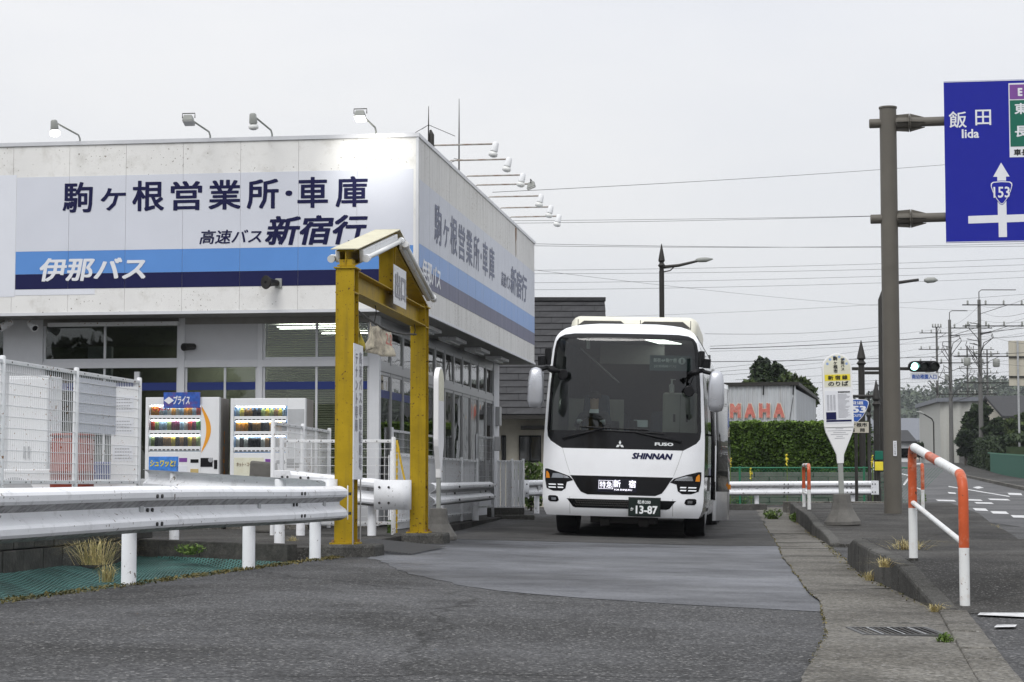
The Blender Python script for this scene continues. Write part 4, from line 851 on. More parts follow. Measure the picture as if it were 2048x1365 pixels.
# things standing behind the tall left fence
t = thing('drum', 'orange red plastic drum behind the tall left mesh fence', 'drum', (at(145, 900, 25.0).x, 25.0, .2)); mb = MB(); mb.lathe([(.25, 0), (.27, .03), (.27, .4), (.28, .42), (.27, .44), (.27, .8), (.28, .82), (.27, .84), (.27, 1.2), (.24, 1.25)], n=24); mat('drum_red', (.22, .035, .018), .5, var=.15); mb.build('body', 'drum_red', t, smooth=40)
mb = MB(); mb.lathe([(.27, 1.252), (.28, 1.27), (.26, 1.29)], n=24); mb.build('lid', 'drum_red', t, smooth=40)
t = thing('storage_cabinet', 'white two door steel cabinet behind the left mesh fence', 'cabinet', (at(55, 850, 26.5).x, 26.5, .2), BA); mb = MB(); mb.box(-.28, .28, .02, .5, 0, 2.1); mb.build('body', 'white', t, bevel=.01)
for s in (-1, 1):
    mb = MB(); mb.box(min(0.004 * s, s * .272), max(.004 * s, s * .272), 0, .018, .12, 2.06); dr = mb.build('door', 'white', t, bevel=.004); mb = MB(); mb.box(s * .03 - .01, s * .03 + .01, -.02, -.001, 1.0, 1.16); mb.build('handle', 'galv', dr)
t = thing('air_conditioner_unit', 'white outdoor air conditioner unit low behind the left fence', 'air conditioner', (at(45, 940, 25.6).x, 25.6, .2), BA); mb = MB(); mb.box(-.42, .42, 0, .3, .05, .85); mb.build('casing', 'white', t, bevel=.015)
mb = MB(); mb.tube([(-.1, -.004, .45), (-.1, .0, .45)], .3, 24); mb.build('grille', 'vm_grey', t)
t = thing('notice_stand', 'white notice board stand at the right end of the left fence', 'notice board', (at(247, 850, 25.4).x, 25.4, .2)); mb = MB(); mb.box(-.16, .16, 0, .03, .4, 1.9); mb.build('board', 'white', t, bevel=.004)
for s in (-1, 1): mb = MB(); mb.box(s * .14 - .015, s * .14 + .015, .031, .06, 0, 1.9); mb.build('leg', 'white', t)
for i, (z0, z1) in enumerate(((1.58, 1.78), (1.3, 1.5), (.95, 1.15))):
    mb = MB(); mb.box(-.13, .13, -.004, -.001, z0, z1); mb.build('notice', 'sheet_w', t)
    mb = MB()
    for q in range(4): mb.box(-.11, .11 - .03 * (q % 2), -.006, -.0045, z0 + .03 + q * .04, z0 + .045 + q * .04)
    mb.build('print', 'ink_grey', t)
t = thing('crate_stack', 'stacked blue and white crates behind the right panel of the left fence', 'crates', (at(200, 950, 25.8).x, 25.8, .2))
for i in range(4): mb = MB(); mb.box(-.2, .2, 0, .3, i * .24, i * .24 + .225); mb.build('crate', 'blue_band' if i % 2 else 'white', t, bevel=.012)

# ================================================================= BUS STOPS
def bus_stop(label, p, rz, sc=1, printed=True):
    t = thing('bus_stop_sign', label, 'bus stop', p, rz); t.scale = (sc, sc, sc)
    mb = MB(); b = [(.30, 0), (.30, .06), (.255, .13), (.185, .25), (.155, .36), (.14, .5)]; vs = []; fs = []; n = 8
    for r, z in b:
        for k in range(n): a = math.pi / 8 + 2 * math.pi * k / n; vs.append((r * math.cos(a), r * math.sin(a), z))
    for i in range(len(b) - 1):
        for k in range(n): fs.append((i * n + k, i * n + (k + 1) % n, (i + 1) * n + (k + 1) % n, (i + 1) * n + k))
    fs += [tuple(range(n))[::-1], tuple(range((len(b) - 1) * n, len(b) * n))]; mb.add(vs, fs); mb.build('concrete_base', 'stone', t, bevel=.012)
    mb = MB(); mb.box(-.04, .04, -.03, .03, .501, 1.0); mb.build('pole', 'lamp_house', t, bevel=.005)
    W_ = .235; out_ = [(-.05, .98), (.05, .98), (.06, 1.12), (.12, 1.26), (W_ - .02, 1.48), (W_, 1.58)] + [(W_ * math.cos(a) if False else W_ * math.cos(a), 2.5 + W_ * math.sin(a)) for a in [math.pi * q / 16 for q in range(17)]] + [(-W_, 1.58), (-W_ + .02, 1.48), (-.12, 1.26), (-.06, 1.12)]
    mb = MB(); mb.prism(out_, (0, 0, 0), X, Z, -.04, .04); mb.build('board', 'white_clean', t, bevel=.008)
    ins = lambda f, zz0, zz1: None
    cr = [(-.21, 2.2), (.21, 2.2)] + [(.21 * math.cos(a), 2.5 + .21 * math.sin(a)) for a in [math.pi * q / 16 for q in range(17)]]
    mb = MB(); mb.prism(cr, (0, -.0405, 0), X, Z, 0, .002); f = mb.build('head_sheet', 'cream', t)
    if printed:
        mb = MB(); mb.box(-.2, .2, -.0445, -.0428, 2.30, 2.40); mb.build('yellow_strip', 'yellow_strip', f)
        text('伊那バス', 'black_ink', f, (.06, -.0426, 2.46), X, Z, .06, .2, bold=.03, vert=True); text('駒ヶ根市', 'black_ink', f, (-.06, -.0426, 2.42), X, Z, .07, .27, bold=.03, vert=True)
        text('新 宿 線', 'black_ink', f, (-.15, -.0445, 2.315), X, Z, .31, .07, bold=.03); text('のりば', 'black_ink', f, (-.15, -.0426, 2.215), X, Z, .32, .075, bold=.03)
        for q in range(6):
            a = math.pi * (.12 + .15 * q); mb = MB(); mb.tube([(.165 * math.cos(a), -.0427, 2.5 + .185 * math.sin(a)), (.165 * math.cos(a), -.0435, 2.5 + .185 * math.sin(a))], .022, 8); mb.build('flower_mark', 'blue_fade', f)
        mb = MB(); mb.box(-.21, .21, -.0435, -.0405, 1.62, 2.14); tt = mb.build('timetable_sheet', 'sign_white', t)
        for x0, x1, z0, z1, m_ in ((-.2, -.04, 1.68, 1.80, 'sheet_navy'), (-.2, .2, 1.645, 1.675, 'sheet_navy')):
            mb = MB(); mb.box(x0, x1, -.0455, -.0437, z0, z1); mb.build('printed_block', m_, tt)
        mb = MB()
        for q in range(22): mb.box(-.005, random.uniform(.1, .19), -.0455, -.0437, 1.71 + q * .0175, 1.717 + q * .0175)
        for q in range(14):
            for x in (-.18, -.13, -.08): mb.box(x, x + .035, -.0455, -.0437, 1.83 + q * .018, 1.839 + q * .018)
        mb.build('printed_lines', 'ink_grey', tt)
        text('新宿線時刻表', 'black_ink', tt, (-.0, -.0437, 2.105), X, Z, .19, .026, bold=.03)
        mb = MB(); mb.box(-.22, .22, -.047, -.0405, 1.555, 1.562); mb.build('ledge', 'lamp_house', t)
        mb = MB()
        for q, wd in enumerate((.06, .19, .1, .14, .05, .08)): mb.box(-wd, wd, -.0425, -.0405, 1.53 - q * .03, 1.537 - q * .03)
        mb.build('printed_lines', 'ink_grey', t)
    return t
bus_stop('round topped white bus stop sign with yellow strip on a concrete base', (5.36, 32.4, .19), R(-3), 1.02).rotation_euler.y = -R(1.5)
bus_stop('old bus stop sign seen edge on behind the far yellow gate post', (-1.0, 27.2, .1), R(81), .86, False)

# ================================================================= ORANGE AND WHITE BARRIERS
def barrier(label, p0, p1, zt, r=.0355, low=.5):
    t = thing('barrier', label, 'barrier', (0, 0, 0), 0, 'orange and white tube barriers'); a, b = Vector(p0), Vector(p1); d = (b - a); d.z = 0; d.normalize(); H = zt
    at_ = a + Vector((0, 0, H)); bt = b + Vector((0, 0, H)); c = .13
    for p in (a, b):
        mb = MB(); mb.tube([p - Vector((0, 0, .2)), p + Vector((0, 0, H * .45))], r, 16); mb.build('post_foot', 'white_paint', t, smooth=40); mb = MB(); mb.tube([p + Vector((0, 0, -.03)), p + Vector((0, 0, .0)), p + Vector((0, 0, .006))], [r * 1.06, r * 1.04, r * 1.005], 16); mb.build('foot_ring', 'concrete_dark', t)
    sd = (bt - at_).normalized()
    def bend(p, e, s): return [p + Vector((0, 0, H * .45)), p + Vector((0, 0, H - c - .02))] + [p + Vector((0, 0, H - c)) + Vector((0, 0, c * math.sin(q))) + sd * s * c * (1 - math.cos(q)) for q in (.3, .7, 1.1, 1.57)]
    A_ = bend(a, at_, 1); B_ = bend(b, bt, -1)
    for P in (A_, B_): mb = MB(); mb.tube(P, r, 16); mb.build('post', 'orange_paint', t, smooth=40)
    e0, e1 = A_[-1], B_[-1]; L_ = (e1 - e0)
    for q0, q1, m_ in ((0, .36, 'white_paint'), (.36, .58, 'orange_paint'), (.58, 1, 'white_paint')):
        mb = MB(); mb.tube([e0 + L_ * q0, e0 + L_ * q1], r, 16); mb.build('top_rail', m_, t, smooth=40)
    mb = MB(); mb.tube([a + Vector((0, 0, H * low)), b + Vector((0, 0, H * low * .96))], r * .55, 12); mb.build('lower_rail', 'white_paint', t, smooth=40)
    return t
barrier('large orange and white tube barrier in the right foreground', at(1827, 1118, 16.1), at(1930, 1215, 13.8), .905)
q0, q1 = at(1608, 1029, 41), at(1617, 1029, 38.5); barrier('small orange and white barrier left of the bus stop sign', (q0.x, 41, .38), (q1.x, 38.4, .36), .86, low=.35)
q0, q1 = at(1822, 1010, 44), at(1846, 1028, 38); barrier('small orange barrier right of the big sign pole', (q0.x, 44, .42), (q1.x, 38, .36), .86, low=.45)
# ================================================================= COACH
mat('bus_white', (.88, .89, .91), .18, var=.015, coat=.6, dirt=.14, dcol=(.5, .49, .46)); mat('bus_cream', (.74, .72, .61), .45, var=.05, dirt=.25, dcol=(.4, .37, .28))
mat('bus_black', (.006, .006, .007), .15, var=0, spec=.3); mat('bus_glass', (.018, .02, .02), .04, var=0, spec=.8); mat('bus_chrome', (.7, .72, .75), .12, metal=1, var=0); mat('amber', (.8, .28, .02), .2, var=0)
mat('mirror_grey', (.50, .51, .54), .28, metal=.5, var=.03, coat=.4); mat('bus_floor', (.06, .06, .06), .8); mat('bus_trim', (.22, .22, .21), .7); mat('cabinet_beige', (.36, .35, .31), .6, var=.05)
mat('seat_cloth', (.05, .07, .10), .9, var=.3, vs=40); mat('uniform', (.03, .032, .04), .8); mat('skin', (.45, .30, .22), .55, var=.05); mat('hair', (.012, .011, .01), .6); mat('shirt', (.75, .77, .8), .7)
mat('led_text', (1, 1, 1), .5, var=0, emit=.9, ecol=(.85, .82, 1)); mat('led_panel', (.01, .01, .02), .3, var=0); mat('plate_green', (.006, .014, .011), .4, var=0); mat('plate_white', (.78, .8, .8), .4, var=0); mat('led_white', (.8, .82, .85), .1, var=0, emit=.25)
mat('cabin_on', (1, 1, .95), .5, var=0, emit=4)
mat('paper_sign', (.10, .15, .16), .6, var=.04)
BW = [(.33, 1.17), (.42, 1.22), (.6, 1.242), (1.5, 1.245), (2.2, 1.215), (2.8, 1.165), (3.0, 1.13), (3.1, 1.10), (3.18, 1.04), (3.24, .96), (3.285, .84), (3.31, .68), (3.33, .45), (3.335, .0)]
XW = lambda z: interp(BW, z)
def yf(x, z):
    a = min(1, abs(x) / 1.245)
    y = .20 * a ** 2.2 + .16 * a ** 9 + .085 * max(0, z - 1.15) ** 1.6
    if z > 3.0: y += .42 * ((z - 3.0) / .335) ** 2.4
    if z < .6: y += .10 * ((.6 - z) / .27) ** 2
    return y
bus = thing('coach', 'white highway coach facing the camera with grey wing mirrors and front door open', 'bus', (1.64, 30.42, .03), 0)
bus.rotation_euler = (0, R(1.5), -math.atan(.135))
def fpatch(name, m, rws, off=0, nx=10, nz=4, parent=bus, thick=0):
    vs = []; fs = []; zz = []
    for (a, b) in zip(rws, rws[1:]):
        for q in range(nz): zz.append([lerp(a[i], b[i], q / nz) for i in range(3)])
    zz.append(list(rws[-1]))
    for z, xl, xr in zz:
        for i in range(nx + 1): x = lerp(xl, xr, i / nx); vs.append((x, yf(x, z) - off, z))
    for j in range(len(zz) - 1):
        for i in range(nx): k = j * (nx + 1) + i; fs.append((k, k + 1, k + nx + 2, k + nx + 1))
    mb = MB(); mb.add(vs, fs); o = mb.build(name, m, parent, smooth=True)
    if thick: s = o.modifiers.new('s', 'SOLIDIFY'); s.thickness = thick; s.offset = -1
    return o
WS = [(1.36, .93), (1.41, 1.02), (1.47, 1.12), (1.54, 1.175), (1.66, 1.19), (2.3, 1.165), (2.9, 1.115), (3.02, 1.09), (3.09, 1.04), (3.13, .96), (3.15, .80)]
ws = lambda z: interp(WS, z)
zt = [.33, .38, .45, .6, .8, 1.0, 1.2, 1.36]
fpatch('front_panel', 'bus_white', [(z, -XW(z), XW(z)) for z in zt], 0, 28, 3)
zz = [1.36, 1.41, 1.47, 1.54, 1.66, 2.0, 2.3, 2.6, 2.9, 3.02, 3.09, 3.13, 3.15]
for s in (-1, 1): fpatch('front_pillar', 'bus_white', [(z, *sorted((s * XW(z), s * ws(z)))) for z in zz], 0, 4, 3)
fpatch('roof_brow', 'bus_white', [(z, -XW(z), XW(z)) for z in (3.15, 3.18, 3.21, 3.24, 3.265, 3.285, 3.30, 3.31, 3.32, 3.33)], 0, 24, 2)
for a, b in ((1.36, 1.63),): fpatch('windscreen_apron', 'bus_black', [(z, -ws(z), ws(z)) for z in (1.36, 1.41, 1.47, 1.54, 1.60, 1.635)], .001, 24, 2)
for s in (-1, 1): fpatch('windscreen_border', 'bus_black', [(z, *sorted((s * ws(z), s * (ws(z) - .05)))) for z in (1.635, 1.66, 2.0, 2.3, 2.6, 2.9, 3.02, 3.07)], .001, 3, 2)
fpatch('windscreen_border', 'bus_black', [(z, -ws(z), ws(z)) for z in (3.07, 3.09, 3.13, 3.15)], .001, 20, 2)
fpatch('windscreen', 'windshield', [(z, -ws(z) + .05, ws(z) - .05) for z in (1.635, 1.66, 2.0, 2.3, 2.6, 2.9, 3.02, 3.07)], -.004, 24, 3)
# sides, roof, rear
prof = [(s * x, z) for s, seq in ((-1, BW), (1, BW[::-1][1:])) for z, x in seq]
ysn = [0, .06, .2, .6, 2, 6, 11.7, 11.95]
vs = []; fs = []
for x, z in prof:
    for k, y in enumerate(ysn): vs.append((x * (1 if k < 7 else .97), max(yf(x, z) + (y if k < 3 else 0), y) if k < 3 else max(y, yf(x, z) + .21), z))
n = len(ysn)
for i in range(len(prof) - 1):
    for k in range(n - 1): a = i * n + k; fs.append((a, a + 1, a + n + 1, a + n))
fs.append(tuple(i * n + n - 1 for i in range(len(prof))))
mb = MB(); mb.add(vs, fs); mb.build('body_shell', 'bus_white', bus, smooth=50)
mb = MB(); mb.box(-1.15, 1.15, .5, 11.8, .36, .40); mb.build('underfloor', 'black', bus)
mb = MB(); mb.box(-.5, .5, .45, 1.2, .22, .34).box(-.35, -.2, .4, .5, .18, .3).box(.25, .4, .4, .5, .18, .3); mb.build('tow_member', 'dark_metal', bus, bevel=.01)
def side(name, m, s, y0, y1, rws, off=.005):
    vs = []; fs = []
    for z in rws:
        for y in frange(y0, y1, .8): vs.append((s * (XW(z) + off), y, z))
    n = len(frange(y0, y1, .8))
    for j in range(len(rws) - 1):
        for i in range(n - 1): k = j * n + i; fs.append((k, k + 1, k + n + 1, k + n))
    mb = MB(); mb.add(vs, fs); return mb.build(name, m, bus)
for s in (-1, 1):
    y = .75
    while y < 11: side('side_window', 'bus_glass', s, y + .03, min(y + 1.66, 11.4), (1.72, 2.2, 2.6, 2.85, 3.0)); y += 1.7
    side('skirt_line', 'navy_fade', s, 2.2, 11.6, (1.0, 1.12), .004)
    side('luggage_door', 'bus_white', s, 3.4, 7.6, (.5, .8, 1.3), .006)
# wheels
for s in (-1, 1):
    for y in (2.35, 8.55, 9.75):
        mb = MB(); mb.tube([(s * 1.19, y, .5), (s * 1.20, y, .5), (s * 1.16, y, .5), (s * .9, y, .5), (s * .87, y, .5)], [.42, .48, .5, .5, .47], 28); w = mb.build('wheel', 'rubber', bus, smooth=40)
        mb = MB(); mb.tube([(s * 1.202, y, .5), (s * 1.215, y, .5)], [.29, .2], 20); mb.build('rim', 'galv', w)
        side('arch_shade_patch', 'black', s, y - .62, y + .62, (.42, .8, 1.1), .003)  # flat black patch stands for the shaded recess around the wheel
# door side (image right): black patch painted for the dark doorway, and open door leaf
side('doorway_shade_patch', 'bus_black', 1, .55, 1.75, (.42, 1.0, 1.6, 2.2, 2.55), .006)
dl = [Vector((1.40, .62, 0)), Vector((1.50, 1.05, 0)), Vector((1.60, 1.75, 0))]
def leaf(name, m, z0, z1, off, a=0, b=1, par=bus, th=.03):
    P = [dl[0].lerp(dl[1], t * 2) if t < .5 else dl[1].lerp(dl[2], t * 2 - 1) for t in [a + (b - a) * q / 6 for q in range(7)]]; vs = []; fs = []
    for z in (z0, (z0 + z1) / 2, z1):
        for p in P: vs.append((p.x + off - .05 * max(0, z - 1.4), p.y, z))
    for j in range(2):
        for i in range(6): k = j * 7 + i; fs.append((k, k + 1, k + 8, k + 7))
    mb = MB(); mb.add(vs, fs); o = mb.build(name, m, par, smooth=True); o.modifiers.new('s', 'SOLIDIFY').thickness = th; return o
dr = leaf('door_leaf', 'bus_white', .30, 2.45, 0); leaf('door_glass', 'bus_glass', .75, 2.38, .012, .08, .95, dr, .01); leaf('door_edge', 'bus_black', .62, 2.44, .002, -.06, .05, dr, .05)
mb = MB(); mb.box(1.60, 1.62, 1.72, 1.76, .78, .86); mb.build('reflector', 'amber', dr)
for z in (.98, 1.62): mb = MB(); mb.bar((1.2, .75, z), (1.46, .85, z), .03); mb.build('hinge_arm', 'black', dr)
# headlamps, grille, fog lamps
for s in (-1, 1):
    f = lambda rw: [(z, *sorted((s * a, s * b))) for z, a, b in rw]
    h = fpatch('headlamp', 'bus_black', f([(.70, 1.06, .92), (.74, 1.17, .86), (.84, 1.195, .84), (.87, 1.2, .74), (.93, 1.205, .80), (.99, 1.205, .98), (1.04, 1.205, 1.16)]), .003, 10, 2)
    fpatch('lamp_glass', 'bus_chrome', f([(.90, 1.09, .80), (.93, 1.08, .84), (.97, 1.07, .98)]), .007, 6, 2, h)
    fpatch('indicator', 'amber', f([(.895, 1.185, 1.12), (.96, 1.185, 1.13), (1.0, 1.18, 1.16)]), .008, 3, 2, h)
    for z in (.745, .79): fpatch('led_bar', 'led_white', f([(z, 1.13, 1.01), (z + .018, 1.14, 1.02)]), .009, 3, 1, h); fpatch('led_bar', 'led_white', f([(z, .98, .89), (z + .018, .99, .90)]), .009, 3, 1, h)
    fg = fpatch('fog_lamp', 'bus_black', f([(.535, 1.11, .99), (.56, 1.14, .96), (.615, 1.14, .98), (.63, 1.12, 1.02)]), .003, 4, 2); fpatch('lamp_glass', 'bus_chrome', f([(.56, 1.08, 1.01), (.60, 1.085, 1.01)]), .006, 3, 1, fg)
    fpatch('panel_seam', 'lamp_house', f([(.97, .795, .79), (1.15, .86, .855), (1.36, .925, .92)]), .0015, 1, 6)
    fpatch('bumper_seam', 'lamp_house', f([(.355, .79, .784), (.62, .79, .784)]), .0015, 1, 4)
    fpatch('marker_lamp', 'lamp_off', f([(3.205, .92, .72), (3.235, .90, .73)]), .008, 3, 1)
gl = fpatch('grille', 'bus_black', [(.66, -.52, .52), (.70, -.62, .62), (.78, -.68, .68), (.88, -.74, .74), (.945, -.79, .79)], .004, 20, 3)
fpatch('grille_lip', 'bus_white', [(.945, -.80, .80), (.965, -.82, .82)], .006, 20, 1)
lg = fpatch('lower_grille', 'bus_black', [(.455, -.70, .70), (.47, -.74, .74), (.575, -.82, .82), (.59, -.84, .84)], .003, 20, 2)
mb = MB()
for j in range(3):
    for i in range(26): x = -.7 + i * .036 + (j % 2) * .018; z = .487 + j * .033; mb.box(x, x + .028, yf(x, z) - .008, yf(x, z) - .0045, z, z + .022)
mb.build('grille_mesh', 'dark_metal', lg)
fpatch('led_display', 'led_panel', [(.705, -.36, .24), (.905, -.36, .24)], .008, 6, 2, gl)
fw = lambda x0, z0, o=0: (lambda a, b, k: (x0 + a, yf(x0 + a, z0 + b) - k - o, z0 + b))
text('特急', 'led_text', gl, (0, 0, 0), X, Z, .19, .10, warp=fw(-.325, .765, .008), bold=.004)
text('新　宿', 'led_text', gl, (0, 0, 0), X, Z, .34, .115, warp=fw(-.115, .775, .008), bold=.012)
text('FOR SHINJUKU', 'led_text', gl, (0, 0, 0), X, Z, .27, .034, warp=fw(-.1, .72, .008), bold=.015)
mb = MB()
for b_ in ((-.34, -.335, .75, .88), (-.125, -.12, .75, .88), (-.34, -.12, .75, .755), (-.34, -.12, .875, .88)): mb.box(b_[0], b_[1], yf(-.2, .8) - .020, yf(-.2, .8) - .016, b_[2], b_[3])
mb.build('display_frame', 'led_text', gl)
pl = MB(); pl.box(.13, .60, -.06, -.045, .355, .625); pl = pl.build('number_plate', 'plate_green', bus, bevel=.004); pl.location.y = .02
mb = MB(); mb.box(.12, .61, -.045, -.02, .345, .635); mb.build('plate_holder', 'black', pl)
text('松本200', 'plate_white', pl, (.26, -.06, .535), X, Z, .2, .06, bold=.02); text('か', 'plate_white', pl, (.155, -.06, .43), X, Z, .045, .05, bold=.03); text('13-87', 'plate_white', pl, (.235, -.06, .385), X, Z, .33, .125, bold=.035)
for a in (90, 210, 330):
    c, s_ = math.cos(R(a)), math.sin(R(a)); u = Vector((c, s_)); v = Vector((-s_, c)); q = [Vector((0, 0)), u * .034 + v * .02, u * .07, u * .034 - v * .02]
    mb = MB(); mb.add([(p.x - .03, yf(0, 1.43) - .006, 1.425 + p.y) for p in q], [(0, 1, 2, 3)]); mb.build('emblem', 'bus_chrome' if False else 'plate_white', bus)
text('FUSO', 'plate_white', bus, (0, 0, 0), X, Z, .28, .05, warp=fw(.50, 1.425, .012), bold=.05)
text('SHINNAN', 'ink', bus, (0, 0, 0), X, Z, .62, .095, warp=fw(.155, 1.215, .0), bold=.05, shear=.25)
# roof air conditioner fairing
def rrect(x0, x1, z0, z1, r):
    return [(x0, z0), (x1, z0)] + [(x1 - r + r * math.sin(a), z1 - r + r * math.cos(a)) for a in (1.57, 1.1, .6, .2, 0)] + [(x0 + r - r * math.sin(a), z1 - r + r * math.cos(a)) for a in (0, .2, .6, 1.1, 1.57)]
vs = []; fs = []; st = [(1.75, .97, 3.34), (1.8, 1.01, 3.47), (1.95, 1.03, 3.545), (2.4, 1.04, 3.575), (4.6, 1.02, 3.56), (5.0, .95, 3.36)]
for y, w, z1 in st: vs += [(x, y, z) for x, z in rrect(-w, w, 3.2, z1, min(.16, (z1 - 3.2) * .8))]
n = len(rrect(-1, 1, 0, 1, .1))
for i in range(len(st) - 1):
    for k in range(n): fs.append((i * n + k, i * n + (k + 1) % n, (i + 1) * n + (k + 1) % n, (i + 1) * n + k))
fs += [tuple(range(n)), tuple(range((len(st) - 1) * n, len(st) * n))]
mb = MB(); mb.add(vs, fs); ac = mb.build('roof_fairing', 'bus_cream', bus, smooth=50)
for x0, x1 in ((-.92, -.08), (.06, .92)): mb = MB(); mb.hexa([(x0, 1.70, 3.36), (x1, 1.70, 3.36), (x1, 1.9, 3.36), (x0, 1.9, 3.36), (x0 + .12, 1.772, 3.46), (x1 - .12, 1.772, 3.46), (x1 - .12, 1.9, 3.46), (x0 + .12, 1.9, 3.46)]); mb.build('air_intake', 'dark_metal', ac)
for x in (-.85, .15, .95): mb = MB(); mb.tube([(x, 1.3, 3.3), (x, 1.3, 3.44)], .006, 5); mb.build('aerial', 'black', bus)
# wipers
for pv, el, b0, b1 in (((-.92, 1.50), (-.3, 1.67), (-.66, 1.69), (.40, 1.66)), ((.90, 1.49), (.2, 1.62), (-.35, 1.64), (.64, 1.61))):
    g = lambda p, o=.05: (p[0], yf(p[0], p[1]) - o, p[1])
    mb = MB(); mb.tube([g(pv, .02), g((lerp(pv[0], el[0], .5), lerp(pv[1], el[1], .5)), .05), g(el)], [.024, .018, .01], 8); w = mb.build('wiper', 'black', bus, smooth=True)
    mb = MB(); mb.tube([g((lerp(b0[0], b1[0], q / 8), lerp(b0[1], b1[1], q / 8)), .03) for q in range(9)], .011, 6); mb.build('wiper_blade', 'black', w)
# mirrors
for s, cx, cz in ((-1, -1.33, 2.26), (1, 1.42, 2.26)):
    vs = []; fs = []; lv = [(-.31, .02, .06), (-.29, .09, .1), (-.2, .125, .12), (.1, .12, .12), (.25, .10, .11), (.30, .07, .08), (.32, .02, .03)]; n = 14
    for z, hx, hy in lv:
        for k in range(n):
            a = 2 * math.pi * k / n; c, d = math.cos(a), math.sin(a); vs.append((cx + hx * math.copysign(abs(c) ** .38, c), -.12 + hy * math.copysign(abs(d) ** .6, d), cz + z))
    for i in range(len(lv) - 1):
        for k in range(n): fs.append((i * n + k, i * n + (k + 1) % n, (i + 1) * n + (k + 1) % n, (i + 1) * n + k))
    fs += [tuple(range(n))[::-1], tuple(range((len(lv) - 1) * n, len(lv) * n))]
    mb = MB(); mb.add(vs, fs); m_ = mb.build('wing_mirror', 'mirror_grey', bus, smooth=True)
    mb = MB(); mb.box(cx - .10, cx + .10, .0, .006, cz - .26, cz + .26); mb.build('mirror_pane', 'bus_chrome', m_)
    mb = MB(); mb.tube([(s * 1.1, .35, cz + .33), (s * 1.2, .12, cz + .33), (s * 1.24, -.05, cz + .30), (cx, -.1, cz + .26)], [.04, .035, .03, .03], 8); mb.build('mirror_arm', 'black', m_, smooth=True)
    mb = MB(); mb.tube([(s * 1.16, .1, cz + .32), (s * 1.1, .02, cz + .3), (s * 1.04, -.02, cz + .26)], .014, 6); mb.tube([(s * .98, .02, cz + .27), (s * 1.1, -.03, cz + .29), (s * 1.16, -.02, cz + .31)], [.02, .055, .03], 10); mb.build('dome_mirror', 'black', m_, smooth=True)
    uz, ux2 = (2.49, -.95) if s < 0 else (2.27, 1.0); yy_ = yf(ux2, uz) - .09; mb = MB(); mb.tube([(ux2, yy_ + .03, uz), (ux2, yy_, uz), (ux2, yy_ - .02, uz)], [.03, .085, .07], 16); mb.tube([(ux2, yy_ + .01, uz + .07), (s * 1.08, yy_ + .02, cz + .3)], .012, 6); mb.build('under_mirror', 'black', m_, smooth=40)
    mb = MB(); mb.tube([(s * (1.26), .02, cz + .36), (s * 1.27, .01, cz + .5)], [.06, .06], 12); mb.tube([(s * 1.18, .1, cz + .38), (s * 1.18, .12, cz + .62)], .05, 8); mb.build('upper_mirror', 'black', m_, bevel=.0)
# cabin
mb = MB(); mb.box(-1.15, 1.15, .6, 6.0, .90, .95); mb.build('cabin_floor', 'bus_floor', bus)
mb = MB(); mb.box(-1.1, 1.1, 6.0, 6.1, .95, 3.2); mb.build('cabin_bulkhead', 'bus_floor', bus)
mb = MB(); mb.box(-1.08, 1.08, .75, 6.0, 3.12, 3.16); mb.build('cabin_ceiling', 'bus_trim', bus)
mb = MB(); mb.hexa([(-1.1, .5, .9), (1.1, .5, .9), (1.1, 1.0, .9), (-1.1, 1.0, .9), (-1.1, .42, 1.58), (1.1, .42, 1.58), (1.1, .85, 1.64), (-1.1, .85, 1.64)]); dash = mb.build('dashboard', 'bus_trim', bus, bevel=.03)
mb = MB(); mb.box(.55, 1.1, .95, 1.3, .95, 2.28); cb = mb.build('front_cabinet', 'cabinet_beige', bus, bevel=.04)
for x in (.72, .92): mb = MB(); mb.box(x, x + .035, .94, .949, 1.82, 1.94); mb.build('latch', 'black', cb)
mb = MB(); mb.box(.825, .83, .943, .949, 1.5, 2.25); mb.build('door_gap', 'black', cb)
mb = MB(); mb.lathe([(.035, 0), (.04, .02), (.04, .12), (.015, .15), (.012, .2)], (.68, 1.1, 2.282), 10); sb = mb.build('pump_bottle', 'lamp_off', cb, smooth=True); mb = MB(); mb.box(.66, .74, 1.095, 1.11, 2.485, 2.5); mb.build('pump_spout', 'lamp_off', cb)
mb = MB(); mb.box(.36, 1.02, .56, .568, 2.60, 2.84); sg_ = mb.build('route_card', 'paper_sign', bus)
text('新宿⇔駒ケ根', 'plate_white', sg_, (.42, .56, 2.73), X, Z, .36, .065, bold=.03); text('[定期路線バス]', 'plate_white', sg_, (.43, .56, 2.645), X, Z, .34, .045, bold=.01)
mb = MB(); mb.tube([(.86, .558, 2.755), (.86, .555, 2.755)], .055, 18); mb.build('number_disc', 'plate_white', sg_); text('1', 'paper_sign', sg_, (.848, .555, 2.72), X, Z, .024, .07, bold=.06)
mb = MB(); mb.box(.12, .34, .7, .705, 1.72, 1.83); mb.build('paper_card', 'shirt', bus)
mb = MB(); mb.box(-.22, -.10, .6, .66, 1.64, 1.80).box(.06, .18, .6, .68, 1.64, 1.82); mb.build('dash_device', 'black', dash, bevel=.01)
mb = MB(); mb.box(-.55, .5, 2.0, 2.05, 2.78, 3.1); mb.build('overhead_panel', 'bus_trim', bus)
mb = MB(); mb.tube([(-.75, .75, 2.95), (-.2, 1.6, 2.45)], .014, 6); mb.build('grab_rail', 'galv', bus); mb = MB(); mb.tube([(-.62, .7, 3.1), (-.62, .7, 2.93)], .03, 10); mb.build('cabin_lamp', 'lamp_off', bus)
mb = MB(); mb.hexa([(.25, 1.1, 3.108), (.55, 1.1, 3.108), (.78, 1.9, 3.108), (.42, 1.9, 3.108), (.25, 1.1, 3.118), (.55, 1.1, 3.118), (.78, 1.9, 3.118), (.42, 1.9, 3.118)]); mb.build('cabin_light', 'cabin_on', bus)
